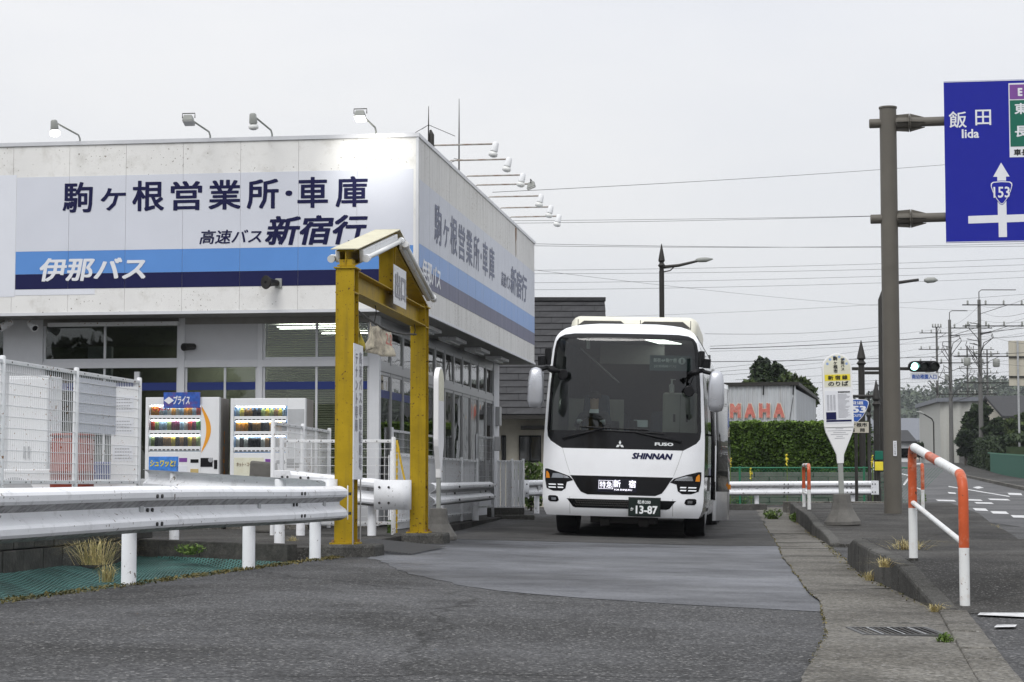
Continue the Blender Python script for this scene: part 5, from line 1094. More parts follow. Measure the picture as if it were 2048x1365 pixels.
mb = MB(); mb.box(-1.05, -.15, 2.1, 2.14, .95, 2.2); mb.build('driver_screen', 'cabinet_beige', bus)
for y in (2.8, 3.7, 4.6):
    for x in (-.85, -.4, .4, .85):
        mb = MB(); mb.hexa([(x - .2, y, 1.0), (x + .2, y, 1.0), (x + .2, y + .15, 1.0), (x - .2, y + .15, 1.0), (x - .16, y + .2, 2.05), (x + .16, y + .2, 2.05), (x + .16, y + .3, 2.05), (x - .16, y + .3, 2.05)]); mb.build('seat_back', 'seat_cloth', bus, bevel=.04)
mb = MB(); mb.hexa([(-.82, 1.55, 1.35), (-.3, 1.55, 1.35), (-.3, 1.68, 1.35), (-.82, 1.68, 1.35), (-.76, 1.72, 2.25), (-.36, 1.72, 2.25), (-.36, 1.82, 2.25), (-.76, 1.82, 2.25)]); mb.box(-.82, -.3, 1.0, 1.55, 1.22, 1.36); mb.build('driver_seat', 'seat_cloth', bus, bevel=.04)
ring = [(-.56 + .23 * math.cos(a), .98 + .10 * math.sin(a), 1.66 + .20 * math.sin(a)) for a in [2 * math.pi * q / 20 for q in range(21)]]
mb = MB(); mb.tube(ring, .016, 8); mb.tube([(-.56, .98, 1.66), (-.56, .85, 1.4)], .03, 8); mb.bar((-.77, .98, 1.66), (-.35, .98, 1.66), .03, .02); mb.build('steering_wheel', 'black', bus, smooth=True)
# driver
def skin_person():
    V = []; E = []; Rr = []
    def v(p, r, fr=None):
        V.append(p); Rr.append(r); i = len(V) - 1
        if fr is not None: E.append((fr, i))
        return i
    pe = v((0, 0, 0), (.15, .11)); s1 = v((0, -.01, .2), (.14, .1), pe); s2 = v((0, 0, .40), (.16, .10), s1); nk = v((0, -.01, .53), (.055, .055), s2); jw = v((0, -.035, .61), (.07, .08), nk); hd = v((0, -.03, .70), (.085, .1), jw); tp = v((0, -.02, .78), (.06, .075), hd)
    for s in (-1, 1):
        sh = v((s * .19, 0, .46), (.062, .06), s2); el = v((s * .27, -.18, .26), (.045, .045), sh); wr = v((s * .2, -.42, .30), (.03, .03), el); pm = v((s * .19, -.49, .33), (.038, .022), wr)
        for q in range(4):
            k = v((s * .19 + (q - 1.5) * .018, -.545, .345 + .004 * q), (.009, .009), pm); v((s * .19 + (q - 1.5) * .018, -.56, .315), (.008, .008), k)
        k = v((s * .15, -.51, .34), (.011, .011), pm); v((s * .14, -.54, .33), (.009, .009), k)
        hp = v((s * .1, -.05, -.02), (.1, .09), pe); kn = v((s * .13, -.46, .02), (.068, .068), hp); an = v((s * .13, -.52, -.36), (.045, .045), kn); v((s * .13, -.68, -.4), (.04, .03), an)
    me = bpy.data.meshes.new('person'); me.from_pydata(V, E, []); o = bpy.data.objects.new('tmp', me); COL.objects.link(o)
    o.modifiers.new('k', 'SKIN'); o.modifiers.new('u', 'SUBSURF').levels = 2
    for i, r in enumerate(Rr): o.data.skin_vertices[0].data[i].radius = r
    o.data.skin_vertices[0].data[0].use_root = True
    bpy.context.view_layer.update()
    out = bpy.data.meshes.new_from_object(o.evaluated_get(bpy.context.evaluated_depsgraph_get())); bpy.data.objects.remove(o)
    out.materials.clear()
    for m in ('uniform', 'skin', 'shirt'): out.materials.append(MATS[m])
    for p in out.polygons:
        c = p.center; p.material_index = 1 if c.z > .545 else (2 if (c.z > .47 and c.y < -.03 and abs(c.x) < .07) or c.y < -.44 and c.z > .25 else 0)
    out.shade_smooth(); return out
pm_ = skin_person(); po = obj('person', pm_, None); bl_ = bus.matrix_basis.copy() if False else Matrix.Translation(bus.location) @ bus.rotation_euler.to_matrix().to_4x4()
po.matrix_world = bl_ @ Matrix.Translation((-.56, 1.36, 1.47)); tag(po, 'coach driver in dark uniform and white collar seated behind the windscreen', 'person')
mb = MB(); mb.lathe([(.10, .71), (.105, .75), (.09, .8), (.05, .825)], (0, -.012, 0), 16); mb.build('hair', 'hair', po, smooth=True)
for s in (-1, 1): mb = MB(); mb.tube([(s * .032, -.125, .705), (s * .032, -.132, .705)], .011, 8); mb.build('eye', 'hair', po)
mb = MB(); mb.hexa([(-.012, -.12, .665), (.012, -.12, .665), (.008, -.1, .665), (-.008, -.1, .665), (-.006, -.128, .7), (.006, -.128, .7), (.004, -.1, .71), (-.004, -.1, .71)]); mb.build('nose', 'skin', po, bevel=.004)
# ================================================================= DIRECTION SIGN ON ITS BIG POLE
sgn = thing('direction_sign', 'tall brown steel pole carrying a blue direction sign at the right edge', 'road sign', (6.87, 36, .33))
mb = MB(); mb.tube([(0, 0, -.3), (0, 0, 7.36), (0, 0, 7.37), (0, 0, 7.4)], [.16, .152, .165, .165], 28); mb.build('pole', 'brown_pole', sgn, smooth=40)
SA = BA; u_ = Vector((math.cos(SA), math.sin(SA), 0)); nrm = Vector((math.sin(SA), -math.cos(SA), 0))
for z in (7.10, 5.34):
    mb = MB(); mb.tube([u_ * -.34 + Vector((0, 0, z)), u_ * -.33 + Vector((0, 0, z)), u_ * 4.2 + Vector((0, 0, z + .05))], [.07, .085, .085], 18); arm = mb.build('arm', 'brown_pole', sgn, smooth=40)
    mb = MB(); mb.tube([u_ * .14 + Vector((0, 0, z)), u_ * .36 + Vector((0, 0, z))], [.10, .10], 14); mb.tube([u_ * .36 + Vector((0, 0, z)), u_ * .375 + Vector((0, 0, z))], .17, 16); mb.tube([u_ * .39 + Vector((0, 0, z)), u_ * .405 + Vector((0, 0, z))], .17, 16); mb.tube([u_ * .405 + Vector((0, 0, z)), u_ * .6 + Vector((0, 0, z))], [.11, .088], 14)
    mb.build('flange', 'brown_pole', arm)
    for a in (0, 90, 180, 270):
        w = Vector((0, 0, 1)) * math.sin(R(a)) + nrm * math.cos(R(a)); mb = MB(); c = Vector((0, 0, z)); ps = [u_ * .15 + c + w * .09, u_ * .36 + c + w * .09, u_ * .36 + c + w * .165, u_ * .15 + c + w * .15]; q = u_.cross(w) * .006
        mb.hexa([p - q for p in ps] + [p + q for p in ps]); ps = [u_ * .405 + c + w * .08, u_ * .66 + c + w * .08, u_ * .66 + c + w * .095, u_ * .405 + c + w * .165]; mb.hexa([p - q for p in ps] + [p + q for p in ps]); mb.build('gusset', 'brown_pole', arm)
po_ = at(1889, 330, 35.9) - Vector((6.87, 36, .33)); O = Vector((po_.x, 0, 0)); O = u_ * po_.x + nrm * .12
W_, zb, zt_ = 3.0, 4.87, 7.82
P = lambda a, z, k=0: O + u_ * a + nrm * k + Vector((0, 0, z))
mb = MB(); mb.hexa([P(0, zb, -.03), P(W_, zb, -.03), P(W_, zb, 0), P(0, zb, 0), P(0, zt_, -.03), P(W_, zt_, -.03), P(W_, zt_, 0), P(0, zt_, 0)]); pn = mb.build('sign_panel', 'sign_blue', sgn)
def flat(name, m, pts, k): mb = MB(); mb.prism([(a, z) for a, z in pts], O + nrm * k, u_, (0, 0, 1), 0, .002); return mb.build(name, m, pn)
PU = 36 / F; ZC = lambda y: at(1950, y, 35.85).z - .33
U = lambda px: (px - 1889) * PU * .998
for a0, a1, z0, z1 in ((0, W_, zt_ - .018, zt_ - .006), (0, W_, zb + .006, zb + .018)): flat('border', 'sign_white', [(a0, z0), (a1, z0), (a1, z1), (a0, z1)], .001)
T = lambda s, m, x0, x1, y0, y1, b=.02, k=.003: text(s, m, pn, O + u_ * U(x0) + Vector((0, 0, ZC(y1))), u_, Z, U(x1) - U(x0), ZC(y0) - ZC(y1), off=k, bold=b)
T('飯', 'sign_white', 1898, 1933, 226, 259, .012); T('田', 'sign_white', 1950, 1981, 224, 255, .012); T('Iida', 'sign_white', 1923, 1957, 262, 280, .025)
flat('inset', 'sign_white', [(U(2016), ZC(320)), (U(2190), ZC(320)), (U(2190), ZC(173)), (U(2016), ZC(173))], .002); flat('inset_purple', 'sign_purple', [(U(2018), ZC(205)), (U(2188), ZC(205)), (U(2188), ZC(176)), (U(2018), ZC(176))], .005); flat('inset_green', 'sign_green', [(U(2018), ZC(299)), (U(2188), ZC(299)), (U(2188), ZC(207)), (U(2018), ZC(207))], .005)
T('E', 'sign_white', 2034, 2043, 183, 199, .06, .008); T('東', 'sign_white', 2027, 2052, 213, 235, .03, .008); T('長', 'sign_white', 2027, 2052, 258, 280, .03, .008); T('車長', 'black_ink', 2024, 2054, 304, 317, .04, .005)
flat('arrow', 'sign_white', [(U(1992), ZC(478)), (U(2008), ZC(478)), (U(2008), ZC(449)), (U(2150), ZC(446)), (U(2150), ZC(431)), (U(2008), ZC(434)), (U(2008), ZC(358)), (U(2015), ZC(358)), (U(1999), ZC(330)), (U(1983), ZC(358)), (U(1991), ZC(358)), (U(1991), ZC(434)), (U(1933), ZC(435)), (U(1933), ZC(450)), (U(1992), ZC(449))], .001)
def shield(cx, cy, w, h, n=20):
    o = []
    for q in range(n):
        a = 2 * math.pi * q / n + math.pi / 2; r = 1 / (1 + .0) ; x = math.cos(a); y = math.sin(a)
        k = .5 + .5 * (y + 1) / 2 ; o.append((cx + x * w / 2 * (k ** .55) * (1.0), cy + y * h / 2))
    return o
tri = lambda cx, cy, w, h: [(cx + a * w / 2, cy + b * h / 2) for a, b in ((0, -1), (-.16, -.93), (-.5, -.5), (-.82, .1), (-.98, .6), (-.96, .82), (-.78, .95), (0, 1), (.78, .95), (.96, .82), (.98, .6), (.82, .1), (.5, -.5), (.16, -.93))]
cx, cy = U(1999), (ZC(368) + ZC(412)) / 2; hh = ZC(366) - ZC(413)
flat('route_shield', 'sign_blue', tri(cx, cy, U(2023) - U(1976), hh * 1.03), .004); flat('route_shield', 'sign_white', tri(cx, cy, U(2021) - U(1978), hh * .98), .0065); flat('route_shield', 'sign_blue', tri(cx, cy, U(2019) - U(1980), hh * .90), .009)
T('153', 'sign_white', 1983, 2015, 378, 400, .02, .012)
mb = MB(); mb.box(-.018, .045, -.175, -.165, 1.03, 1.3); st_ = mb.build('sticker', 'sign_white', sgn); text('中部地方整備', 'black_ink', st_, (.0, -.175, 1.05), X, Z, .026, .23, vert=True, off=.002)

# ================================================================= STREET FURNITURE BEYOND
def spear(mb, H, r):
    mb.tube([(0, 0, H), (0, 0, H + .1), (0, 0, H + .16), (0, 0, H + .24), (0, 0, H + .3), (0, 0, H + .42), (0, 0, H + .8)], [r * .9, r * .9, r * 1.5, r * .8, r * 1.35, r * 1.1, .01], 10)
def post(px, ytop, Y_, lab, r=.07, name='ornamental_post', grp='dark ornamental posts with spear tips'):
    p = at(px, ytop, Y_); g = hgt(p.x, Y_); t = thing(name, lab, 'post', (p.x, Y_, g), 0, grp); H = p.z - g - .8
    mb = MB(); mb.tube([(0, 0, -.1), (0, 0, .5), (0, 0, .52), (0, 0, H)], [r * 1.3, r * 1.3, r, r], 12); mb.build('shaft', 'dark_metal', t, smooth=40)
    mb = MB(); spear(mb, H, r); mb.build('spear_tip', 'dark_metal', t, smooth=40); return t, H
t, H = post(1323, 488, 58, 'dark ornamental street lamp with spear tip rising behind the coach', .075, 'street_lamp', None)
za = at(1323, 528, 58).z - hgt(5, 58); mb = MB(); mb.tube([(0, 0, za - .1), (.5, 0, za - .05), (1.05, 0, za + .08)], [.05, .045, .035], 8); mb.tube([(0, 0, za - .25), (.25, 0, za - .2), (.4, 0, za - .06)], .02, 6); mb.build('arm', 'dark_metal', t)
mb = MB(); mb.tube([(1.0, 0, za + .1), (1.1, 0, za + .11), (1.3, 0, za + .12), (1.5, 0, za + .14)], [.04, .07, .075, .02], 10); mb.build('lamp_head', 'lamp_house', t, smooth=True)
t, H = post(1722, 681, 55, 'tall ornamental post with spear tip crossed by the signal arm', .09)
t, H = post(1752, 760, 52, 'ornamental post with spear tip close left of the big pole', .08); za = at(1752, 793, 52).z - hgt(9.5, 52); mb = MB(); mb.tube([(-.75, 0, za), (0, 0, za)], .04, 8); mb.build('arm', 'dark_metal', t)
post(1737, 783, 53, 'thin ornamental post left of the big pole', .05)
# signal mast with lamp arm and signal head
p = at(1763, 738, 58); g = hgt(p.x, 58); t = thing('traffic_signal', 'dark mast with a long arm and a horizontal traffic signal showing green', 'traffic light', (p.x, 58, g)); za = p.z - g; zt2 = at(1763, 600, 58).z - g
mb = MB(); mb.tube([(0, 0, -.1), (0, 0, zt2), (.12, 0, zt2 + .35), (.5, 0, zt2 + .5)] + [at(1868, 560, 58) - Vector((p.x, 58, g)) + Vector((-.45, 0, .0))], [.1, .075, .06, .05, .04], 12); mb.build('mast', 'dark_metal', t, smooth=40)
e = at(1855, 561, 58) - Vector((p.x, 58, g)); mb = MB(); mb.tube([e + Vector((-.1, 0, 0)), e, e + Vector((.2, 0, .01)), e + Vector((.3, 0, .0))], [.04, .09, .08, .02], 10); mb.build('lamp_head', 'lamp_house', t, smooth=True)
mb = MB(); mb.bar((-.95, 0, za), (.85, 0, za), .07, .09); mb.bar((-.5, 0, za - .12), (.4, 0, za - .12), .05, .09); mb.build('arm', 'dark_metal', t)
hw = 31 / F * 57.8; cx = at(1849, 733, 57.8).x - p.x; hz = at(1849, 733, 57.8).z - g
mb = MB(); rr = .16; mb.prism([(cx - hw + rr + rr * math.cos(a), rr * math.sin(a)) for a in [math.pi * (.5 + q / 8) for q in range(9)]] + [(cx + hw - rr + rr * math.cos(a), rr * math.sin(a)) for a in [math.pi * (-.5 + q / 8) for q in range(9)]], (0, -.1, hz), X, Z, -.1, .06); hd = mb.build('signal_head', 'black', t)
mat('sig_green', (.1, .9, .7), .4, var=0, emit=3.2, ecol=(.45, 1, .86)); mat('sig_off', (.03, .035, .03), .3, var=0)
for i, m_ in enumerate(('sig_green', 'sig_off', 'sig_off')):
    x = cx + (i - 1) * .29; mb = MB(); mb.tube([(x, -.162, hz), (x, -.17, hz), (x, -.176, hz)], [.118, .115, .09], 20); mb.build('lens', m_, hd)
    mb = MB(); arc = [(x + .128 * math.cos(a), hz + .128 * math.sin(a)) for a in [math.pi * (-.05 + 1.1 * q / 12) for q in range(13)]]; vs = [(a, -.16, b) for a, b in arc] + [(a, -.36 , b - .02) for a, b in arc]; mb.add(vs, [(q, q + 1, 14 + q, 13 + q) for q in range(12)]); mb.build('visor', 'black', hd)
mb = MB(); mb.box(cx - .4, cx + .4, -.13, -.115, hz - .41, hz - .185); pl = mb.build('name_plate', 'sign_white', t); text('南幼稚園入口', 'route_blue', pl, (cx - .36, -.13, hz - .37), X, Z, .72, .14, bold=.03)
# route shield
p = at(1712, 822, 48); g = hgt(p.x, 48); t = thing('route_sign', 'blue rounded triangle route sign on a thin post behind the bus stop sign', 'road sign', (p.x, 48, g)); hz = p.z - g
mb = MB(); mb.tube([(0, .05, -.1), (0, .05, hz + .1)], .04, 10); mb.build('pole', 'dark_metal', t)
mb = MB(); mb.prism(tri(0, hz, .63, .56), (0, 0, 0), X, Z, 0, .012); s1 = mb.build('shield', 'sign_white', t); mb = MB(); mb.prism(tri(0, hz + .002, .595, .525), (0, 0, 0), X, Z, .0135, .016); s2 = mb.build('shield_face', 'route_blue', s1)
text('国道', 'sign_white', s2, (-.16, -.016, hz + .15), X, Z, .34, .08, bold=.02); text('153', 'sign_white', s2, (-.22, -.016, hz - .05), X, Z, .46, .17, bold=.05); text('ROUTE', 'sign_white', s2, (-.12, -.016, hz - .15), X, Z, .25, .065, bold=.02)
mb = MB(); mb.box(-.3, .3, -.012, 0, hz - .53, hz - .27); p2 = mb.build('name_plate', 'cream_plate' if 'cream_plate' in MATS else 'siding', t); text('駒ケ根市', 'black_ink', p2, (-.26, -.012, hz - .39), X, Z, .52, .1, bold=.03); text('福　岡', 'black_ink', p2, (-.16, -.012, hz - .51), X, Z, .36, .09, bold=.03)
p = at(1757, 850, 51); t = thing('button_post', 'dark post with green and yellow push button boxes beside the ornamental post', 'post', (at(1757, 950, 50).x, 50, hgt(9, 50))); mb = MB(); mb.tube([(0, 0, -.1), (0, 0, 1.9)], .05, 10); mb.build('pole', 'dark_metal', t)
for z, m_ in ((1.25, 'sign_green'), (.98, 'yellow_strip')): mb = MB(); mb.box(-.1, .1, -.12, -.04, z, z + .22); mb.build('box', m_, t, bevel=.01)

# ================================================================= HOUSES AND SHEDS
hs = thing('house', 'beige sided house with black shingle roof behind the office', 'house', (0, 0, 0))
hp = lambda n, m, b, par=hs, bev=0: (lambda mb: mb.build(n, m, par, bev))(MB().box(*b))
hp('wall', 'siding', (-5, 2.35, 52.2, 60, 0, 2.75)); hp('gutter', 'dark_metal', (-5.2, 2.62, 51.25, 51.37, 2.52, 2.62)); hp('eave_board', 'roof_black', (-5.2, 2.6, 51.38, 52.2, 2.55, 2.64))
ev, rg = Vector((0, 51.3, 2.62)), Vector((0, 56.0, 6.02))
mb = MB(); mb.prism([(51.3, 2.6), (56, 6.0), (60.7, 2.6), (60.4, 2.6), (56, 5.8), (51.6, 2.6)], (2.6, 0, 0), Y, Z, -7.8, 0); mb.build('roof_deck', 'roof_black', hs); mb = MB(); mb.prism([(52.2, 2.75), (56, 5.6), (59.8, 2.75)], (2.3, 0, 0), Y, Z, -.1, 0); mb.build('gable', 'siding', hs)
dsl = (rg - ev).normalized(); nsl = Vector((0, -dsl.z, dsl.y)); sl = (rg - ev).length; nr_ = 18; sm = MB(); pw = .92
sm.hexa([(0, 0, 0), (pw - .012, 0, 0), (pw - .012, sl / nr_ * 1.08 * dsl.y, sl / nr_ * 1.08 * dsl.z), (0, sl / nr_ * 1.08 * dsl.y, sl / nr_ * 1.08 * dsl.z)] + [(x, y + nsl.y * k, z + nsl.z * k) for x, y, z, k in ((0, 0, 0, .035), (pw - .012, 0, 0, .035), (pw - .012, sl / nr_ * 1.08 * dsl.y, sl / nr_ * 1.08 * dsl.z, .012), (0, sl / nr_ * 1.08 * dsl.y, sl / nr_ * 1.08 * dsl.z, .012))]); sme = sm.mesh('shingle', 'roof_black')
for r in range(nr_):
    x = 2.62 - pw - (r % 3) * .3
    while x > -1.9:
        o = obj('shingle', sme, hs); o.location = ev + dsl * (sl * r / nr_) + nsl * .008 + Vector((x, random.uniform(-.004, .004), 0)); x -= pw
    o = obj('shingle', sme, hs); o.scale.x = max(.05, (r % 3) * .3 / pw); o.location = ev + dsl * (sl * r / nr_) + nsl * .008 + Vector((2.62 - (r % 3) * .3, 0, 0)) if r % 3 else Vector((2.62 - pw, 51.3, 2.62)) + dsl * (sl * r / nr_) + nsl * .006
    if r % 3 == 0: bpy.data.objects.remove(o)
hp('ridge_cap', 'roof_black', (-5.2, 2.64, 55.85, 56.15, 6.0, 6.1)); hp('verge', 'dark_metal', (2.6, 2.64, 51.3, 51.4, 2.5, 2.66))
x0, x1 = at(1038, 900, 52.2).x, at(1082, 900, 52.2).x
for a, b in ((x0, x1), (at(1003, 900, 52.2).x, at(1012, 900, 52.2).x), (1.3, 1.9)):
    w = hp('window', 'black', (a, b, 52.13, 52.2, 1.42, 2.12)); hp('pane', 'bus_glass', (a + .03, (a + b) / 2 - .02, 52.122, 52.128, 1.46, 2.08), w); hp('pane', 'bus_glass', ((a + b) / 2 + .02, b - .03, 52.122, 52.128, 1.46, 2.08), w)
hp('awning', 'dark_metal', (at(1042, 850, 51.8).x, at(1096, 850, 51.8).x, 51.6, 52.2, 2.27, 2.36))
# corrugated workshop with red letters
YA = R(-13); c0 = Vector((10.7, 75, .4)); sh = thing('workshop', 'corrugated metal workshop with faded red YAMAHA letters above the hedge', 'building', c0, YA)
def corr(name, L_, H, m, par, ax, y, pitch=.16, dp=.025, sgn_=-1):
    vs = []; fs = []; n = int(L_ / (pitch / 4))
    for i in range(n + 1):
        s = L_ * i / n; d = dp * (1 if i % 4 in (1, 2) else 0)
        for z in (0, H): vs.append((-s, y - d, z) if ax == 0 else (y + d, s, z))
    for i in range(n): fs.append((2 * i, 2 * i + 1, 2 * i + 3, 2 * i + 2))
    mb = MB(); mb.add(vs, fs); return mb.build(name, m, par)
corr('front_wall', 5.2, 4.15, 'corr', sh, 0, 0); corr('side_wall', 9.5, 4.0, 'corr', sh, 1, 0)
mb = MB(); mb.hexa([(-5.3, -.12, 4.15), (.12, -.12, 4.15), (.12, 9.6, 4.0), (-5.3, 9.6, 4.0), (-5.3, -.12, 4.28), (.12, -.12, 4.28), (.12, 9.6, 4.12), (-5.3, 9.6, 4.12)]); mb.build('roof', 'dark_metal', sh); mb = MB(); mb.box(-5.2, -5.1, .1, 9.5, 0, 4.1).box(-5.2, 0, 9.45, 9.5, 0, 3.95); mb.build('rear_wall', 'corr', sh)
for i, ch in enumerate('YAMAHA'):
    x = -.38 - (5 - i) * .548 - .46; o = text(ch, 'red_fade', sh, (x, -.07, 2.93), X, Z, .42, .56, bold=.07, name='letter', off=.02); o2 = text(ch, 'cream', sh, (x - .02, -.07, 2.91), X, Z, .46, .60, bold=.09, name='letter_back', off=.0)
for x in (-1.2, -.08): mb = MB(); mb.tube([(x, -.05, 4.2), (x - .02, -.06, 3.8)], .025, 5); mb.build('vent_pipe', 'black', sh)
mb = MB(); mb.tube([(-.1, -.06, 3.7), (-.45, -.06, 1.5)], .012, 5); mb.build('stay_wire', 'dark_metal', sh)
# hedge with chain link fence
mb = MB(); pts = []; tops = []
for _ in range(34000):
    x = random.uniform(5.2, 10.05); f = random.random(); z = random.uniform(.3, 2.55) ; y = 56 + abs(random.gauss(0, .07)) + .07 * mnoise.noise((x * 1.5, z * 1.5, 0))
    if random.random() < .25: y = random.uniform(56, 57.3); z = 2.5 + random.uniform(-.08, .12); tops.append(Vector((x, y, z + .06 * mnoise.noise((x * 3, 0, 1))))); continue
    if random.random() < .12: x = 10.05 + random.gauss(0, .06); y = random.uniform(56, 57.4)
    pts.append(Vector((x, y, z)))
t = thing('hedge', 'tall clipped green hedge in front of the corrugated workshop', 'hedge', (0, 0, 0)); leafcloud(mb, pts, .03, .062); mb.build('foliage', 'leaf_hedge', t); mb = MB(); leafcloud(mb, tops, .03, .065, 1); mb.build('top_foliage', 'leaf_hedge_top', t); mb = MB(); mb.box(5.25, 9.95, 56.15, 57.2, .2, 2.42); mb.build('inner_twigs', 'leaf_dark', t)  # top layer uses a paler, yellower leaf colour
for x in frange(5.5, 9.8, .8): mb = MB(); mb.tube([(x, 56.6, .1), (x, 56.6, 1.2)], .04, 6); mb.build('stem', 'bark', t)
fc = thing('chain_link_fence', 'green chain link fence below the hedge behind the bus stop', 'fence', (0, 0, 0))
for x in (4.4, 6.05, 7.7, 9.35, 10.6): mb = MB(); mb.tube([(x, 53, 0), (x, 53, 1.32)], .03, 8); mb.build('post', 'green_mat', fc)
mb = MB(); mb.tube([(4.4, 53, 1.28), (10.6, 53, 1.28)], .022, 6); mb.build('top_rail', 'green_mat', fc); mb = MB(); s = 4.4
while s < 10.6:
    for sg2 in (-1, 1): mb.bar((s, 53 + .004 * sg2, .3), (s + sg2 * .98, 53 + .004 * sg2, 1.28), .006)
    s += .085
mb.build('wire_mesh', 'green_mat', fc)
t = thing('retaining_wall', 'dark stone retaining wall behind the chain link fence', 'wall', (0, 0, 0))
for r in range(7):
    x = 4.2 + (r % 2) * .4
    while x < 10.5: mb = MB(); mb.box(x, min(x + .78, 10.6), 54.2 + random.uniform(0, .03), 54.6, .2 + r * .14, .2 + r * .14 + .132); mb.build('stone', 'stone', t, bevel=.01); x += .8
for x, zz, wh in ((5.75, 1.35, 'leftmost'), (7.25, 1.4, 'third from left'), (9.5, 1.35, 'rightmost'), (6.3, 1.0, 'shortest')):
    t = thing('flower_stalk', f'thin yellow flowering weed stalk by the chain link fence, {wh} of four', 'weed', (x, 52.6, .25), 0, 'yellow flower stalks along the chain link fence'); mb = MB(); mb.tube([(0, 0, 0), (.01, 0, zz)], .012, 5); mb.build('stalk', 'weed', t); mb = MB(); leafcloud(mb, blob((0, 0, zz - .15), (.03, .03, .2), 40), .02, .04); mb.build('blossom', 'yellow_strip', t)

# right-hand background buildings
def boxthing(name, lab, cat, x0, x1, y0, y1, z0, z1, m, rz=0):
    t = thing(name, lab, cat, ((x0 + x1) / 2, y0, z0), rz); w = (x1 - x0) / 2
    mb = MB(); mb.box(-w, w, 0, y1 - y0, 0, z1 - z0); mb.build('wall', m, t); return t, w, y1 - y0, z1 - z0
a, b = at(1882, 803, 178), at(2040, 803, 178)
t = thing('shed', 'pale ribbed metal shed with flat eaves beyond the road', 'shed', (b.x, 178, 1.6), R(-4)); LW = b.x - a.x; corr('front_wall', LW, a.z - 1.6, 'shed', t, 0, 0, 1.0, .14); mb = MB(); mb.box(-LW, 0, .1, 14, 0, a.z - 1.65); mb.build('body', 'shed', t); mb = MB(); mb.hexa([(-LW - .35, -.5, a.z - 1.66), (.3, -.5, a.z - 1.5), (.3, 14.3, a.z - 1.5), (-LW - .35, 14.3, a.z - 1.66), (-LW - .35, -.5, a.z - 1.3), (.3, -.5, a.z - 1.1), (.3, 14.3, a.z - 1.1), (-LW - .35, 14.3, a.z - 1.3)]); mb.build('roof', 'tile_grey', t); mb = MB(); mb.box(-LW + 2.5, -LW + 3.5, -.08, -.03, 0, 2.0); mb.build('door', 'tile_grey', t, bevel=.02)
def gable(lab, px0, px1, ye, yr, Y_, dpt, wm, rm, gz_):
    a, b = at(px0, ye, Y_), at(px1, ye, Y_); r = at(px0, yr, Y_ + dpt / 2); t = thing('house', lab, 'house', ((a.x + b.x) / 2, Y_, gz_)); w = (b.x - a.x) / 2; ze = a.z - gz_; zr = r.z - gz_
    mb = MB(); mb.box(-w + .3, w - .3, .4, dpt - .4, -.2, ze); mb.build('wall', wm, t); mb = MB(); mb.prism([(0, ze - .1), (dpt / 2, zr), (dpt, ze - .1), (dpt, ze + .12), (dpt / 2, zr + .22), (0, ze + .12)], (w, 0, 0), Y, Z, -2 * w, 0); mb.build('roof', rm, t); mb = MB(); mb.prism([(.4, ze - .1), (dpt / 2, zr - .02), (dpt - .4, ze - .1)], (w - .35, 0, 0), Y, Z, -2 * w + .7, 0); mb.build('gable', wm, t)
    for i in range(3): x = lerp(-w + 1, w - 1, i / 2); mb = MB(); mb.box(x - .5, x + .5, .33, .4, ze * .35, ze * .75); wn = mb.build('window', 'black', t); mb = MB(); mb.box(x - .44, x + .44, .32, .328, ze * .4, ze * .7); mb.build('pane', 'bus_glass', wn)
    return t
gable('grey roofed house far down the road left of the pale shed', 1795, 1890, 882, 840, 250, 14, 'siding', 'tile_grey', 3.2)
gable('small white shop with dark gable by the bend of the road', 1785, 1834, 885, 865, 200, 9, 'white', 'roof_black', 2.6)
gable('dark tiled house at the right edge beyond the garden trees', 2005, 2110, 835, 797, 165, 12, 'siding', 'roof_black', 2.2)
gable('small grey roofed house left of the big pole beyond the hedge', 1735, 1764, 862, 838, 120, 9, 'white', 'tile_grey', 1.3)
p = at(2019, 772, 120); t = thing('billboard', 'back of a cream billboard on a steel frame at the right edge', 'billboard', (p.x, 120, hgt(p.x, 120))); zb_ = p.z - hgt(p.x, 120); H = at(2019, 682, 120).z - p.z; mb = MB(); mb.box(0, 2.6, 0, .12, zb_, zb_ + H); mb.build('panel', 'siding', t)
for z in (.18, .62): mb = MB(); mb.box(-.02, 2.62, -.08, -.005, zb_ + H * z, zb_ + H * z + .1); mb.build('frame_bar', 'dark_metal', t)
for x in (.45, 2.1): mb = MB(); mb.box(x, x + .12, -.1, -.082, 0, zb_ + H); mb.build('leg', 'galv', t)
# wall, timber fence, green fence, hedge on the far side of the road
t = thing('stone_wall', 'grey block wall along the far pavement below the garden trees', 'wall', (0, 0, 0))
for r in range(4):
    y = 166 + (r % 2) * .7
    while y < 200: x = RR(y) + 2.2; x2 = RR(y + 1.35) + 2.2; z = hgt(x, y) + .0 + r * .5; mb = MB(); mb.bar((x, y, z + .2), (x2, y + 1.35, z + .2 + .02), .35, .48); mb.build('block', 'stone', t, bevel=.02); y += 1.4
t = thing('timber_fence', 'short yellowish timber board fence on the block wall', 'fence', (0, 0, 0))
for k in range(16): y = 176 + k * .8; x = RR(y) + 2.4; z = hgt(x, y) + 2.0; mb = MB(); mb.bar((x, y, z), (x, y, z + 1.2), .05, .74); mb.build('board', 'wood', t)
mat('green_fence', (.035, .12, .085), .6); t = thing('green_fence', 'low green metal fence along the far pavement at the right edge', 'fence', (0, 0, 0)); yy = 94.
while yy < 119: x = RR(yy) + 2.05; z = hgt(x, yy) + .1; mb = MB(); mb.bar((x, yy, z), (x, yy, z + 1.1), .04, .075); mb.build('slat', 'green_fence', t); yy += .17
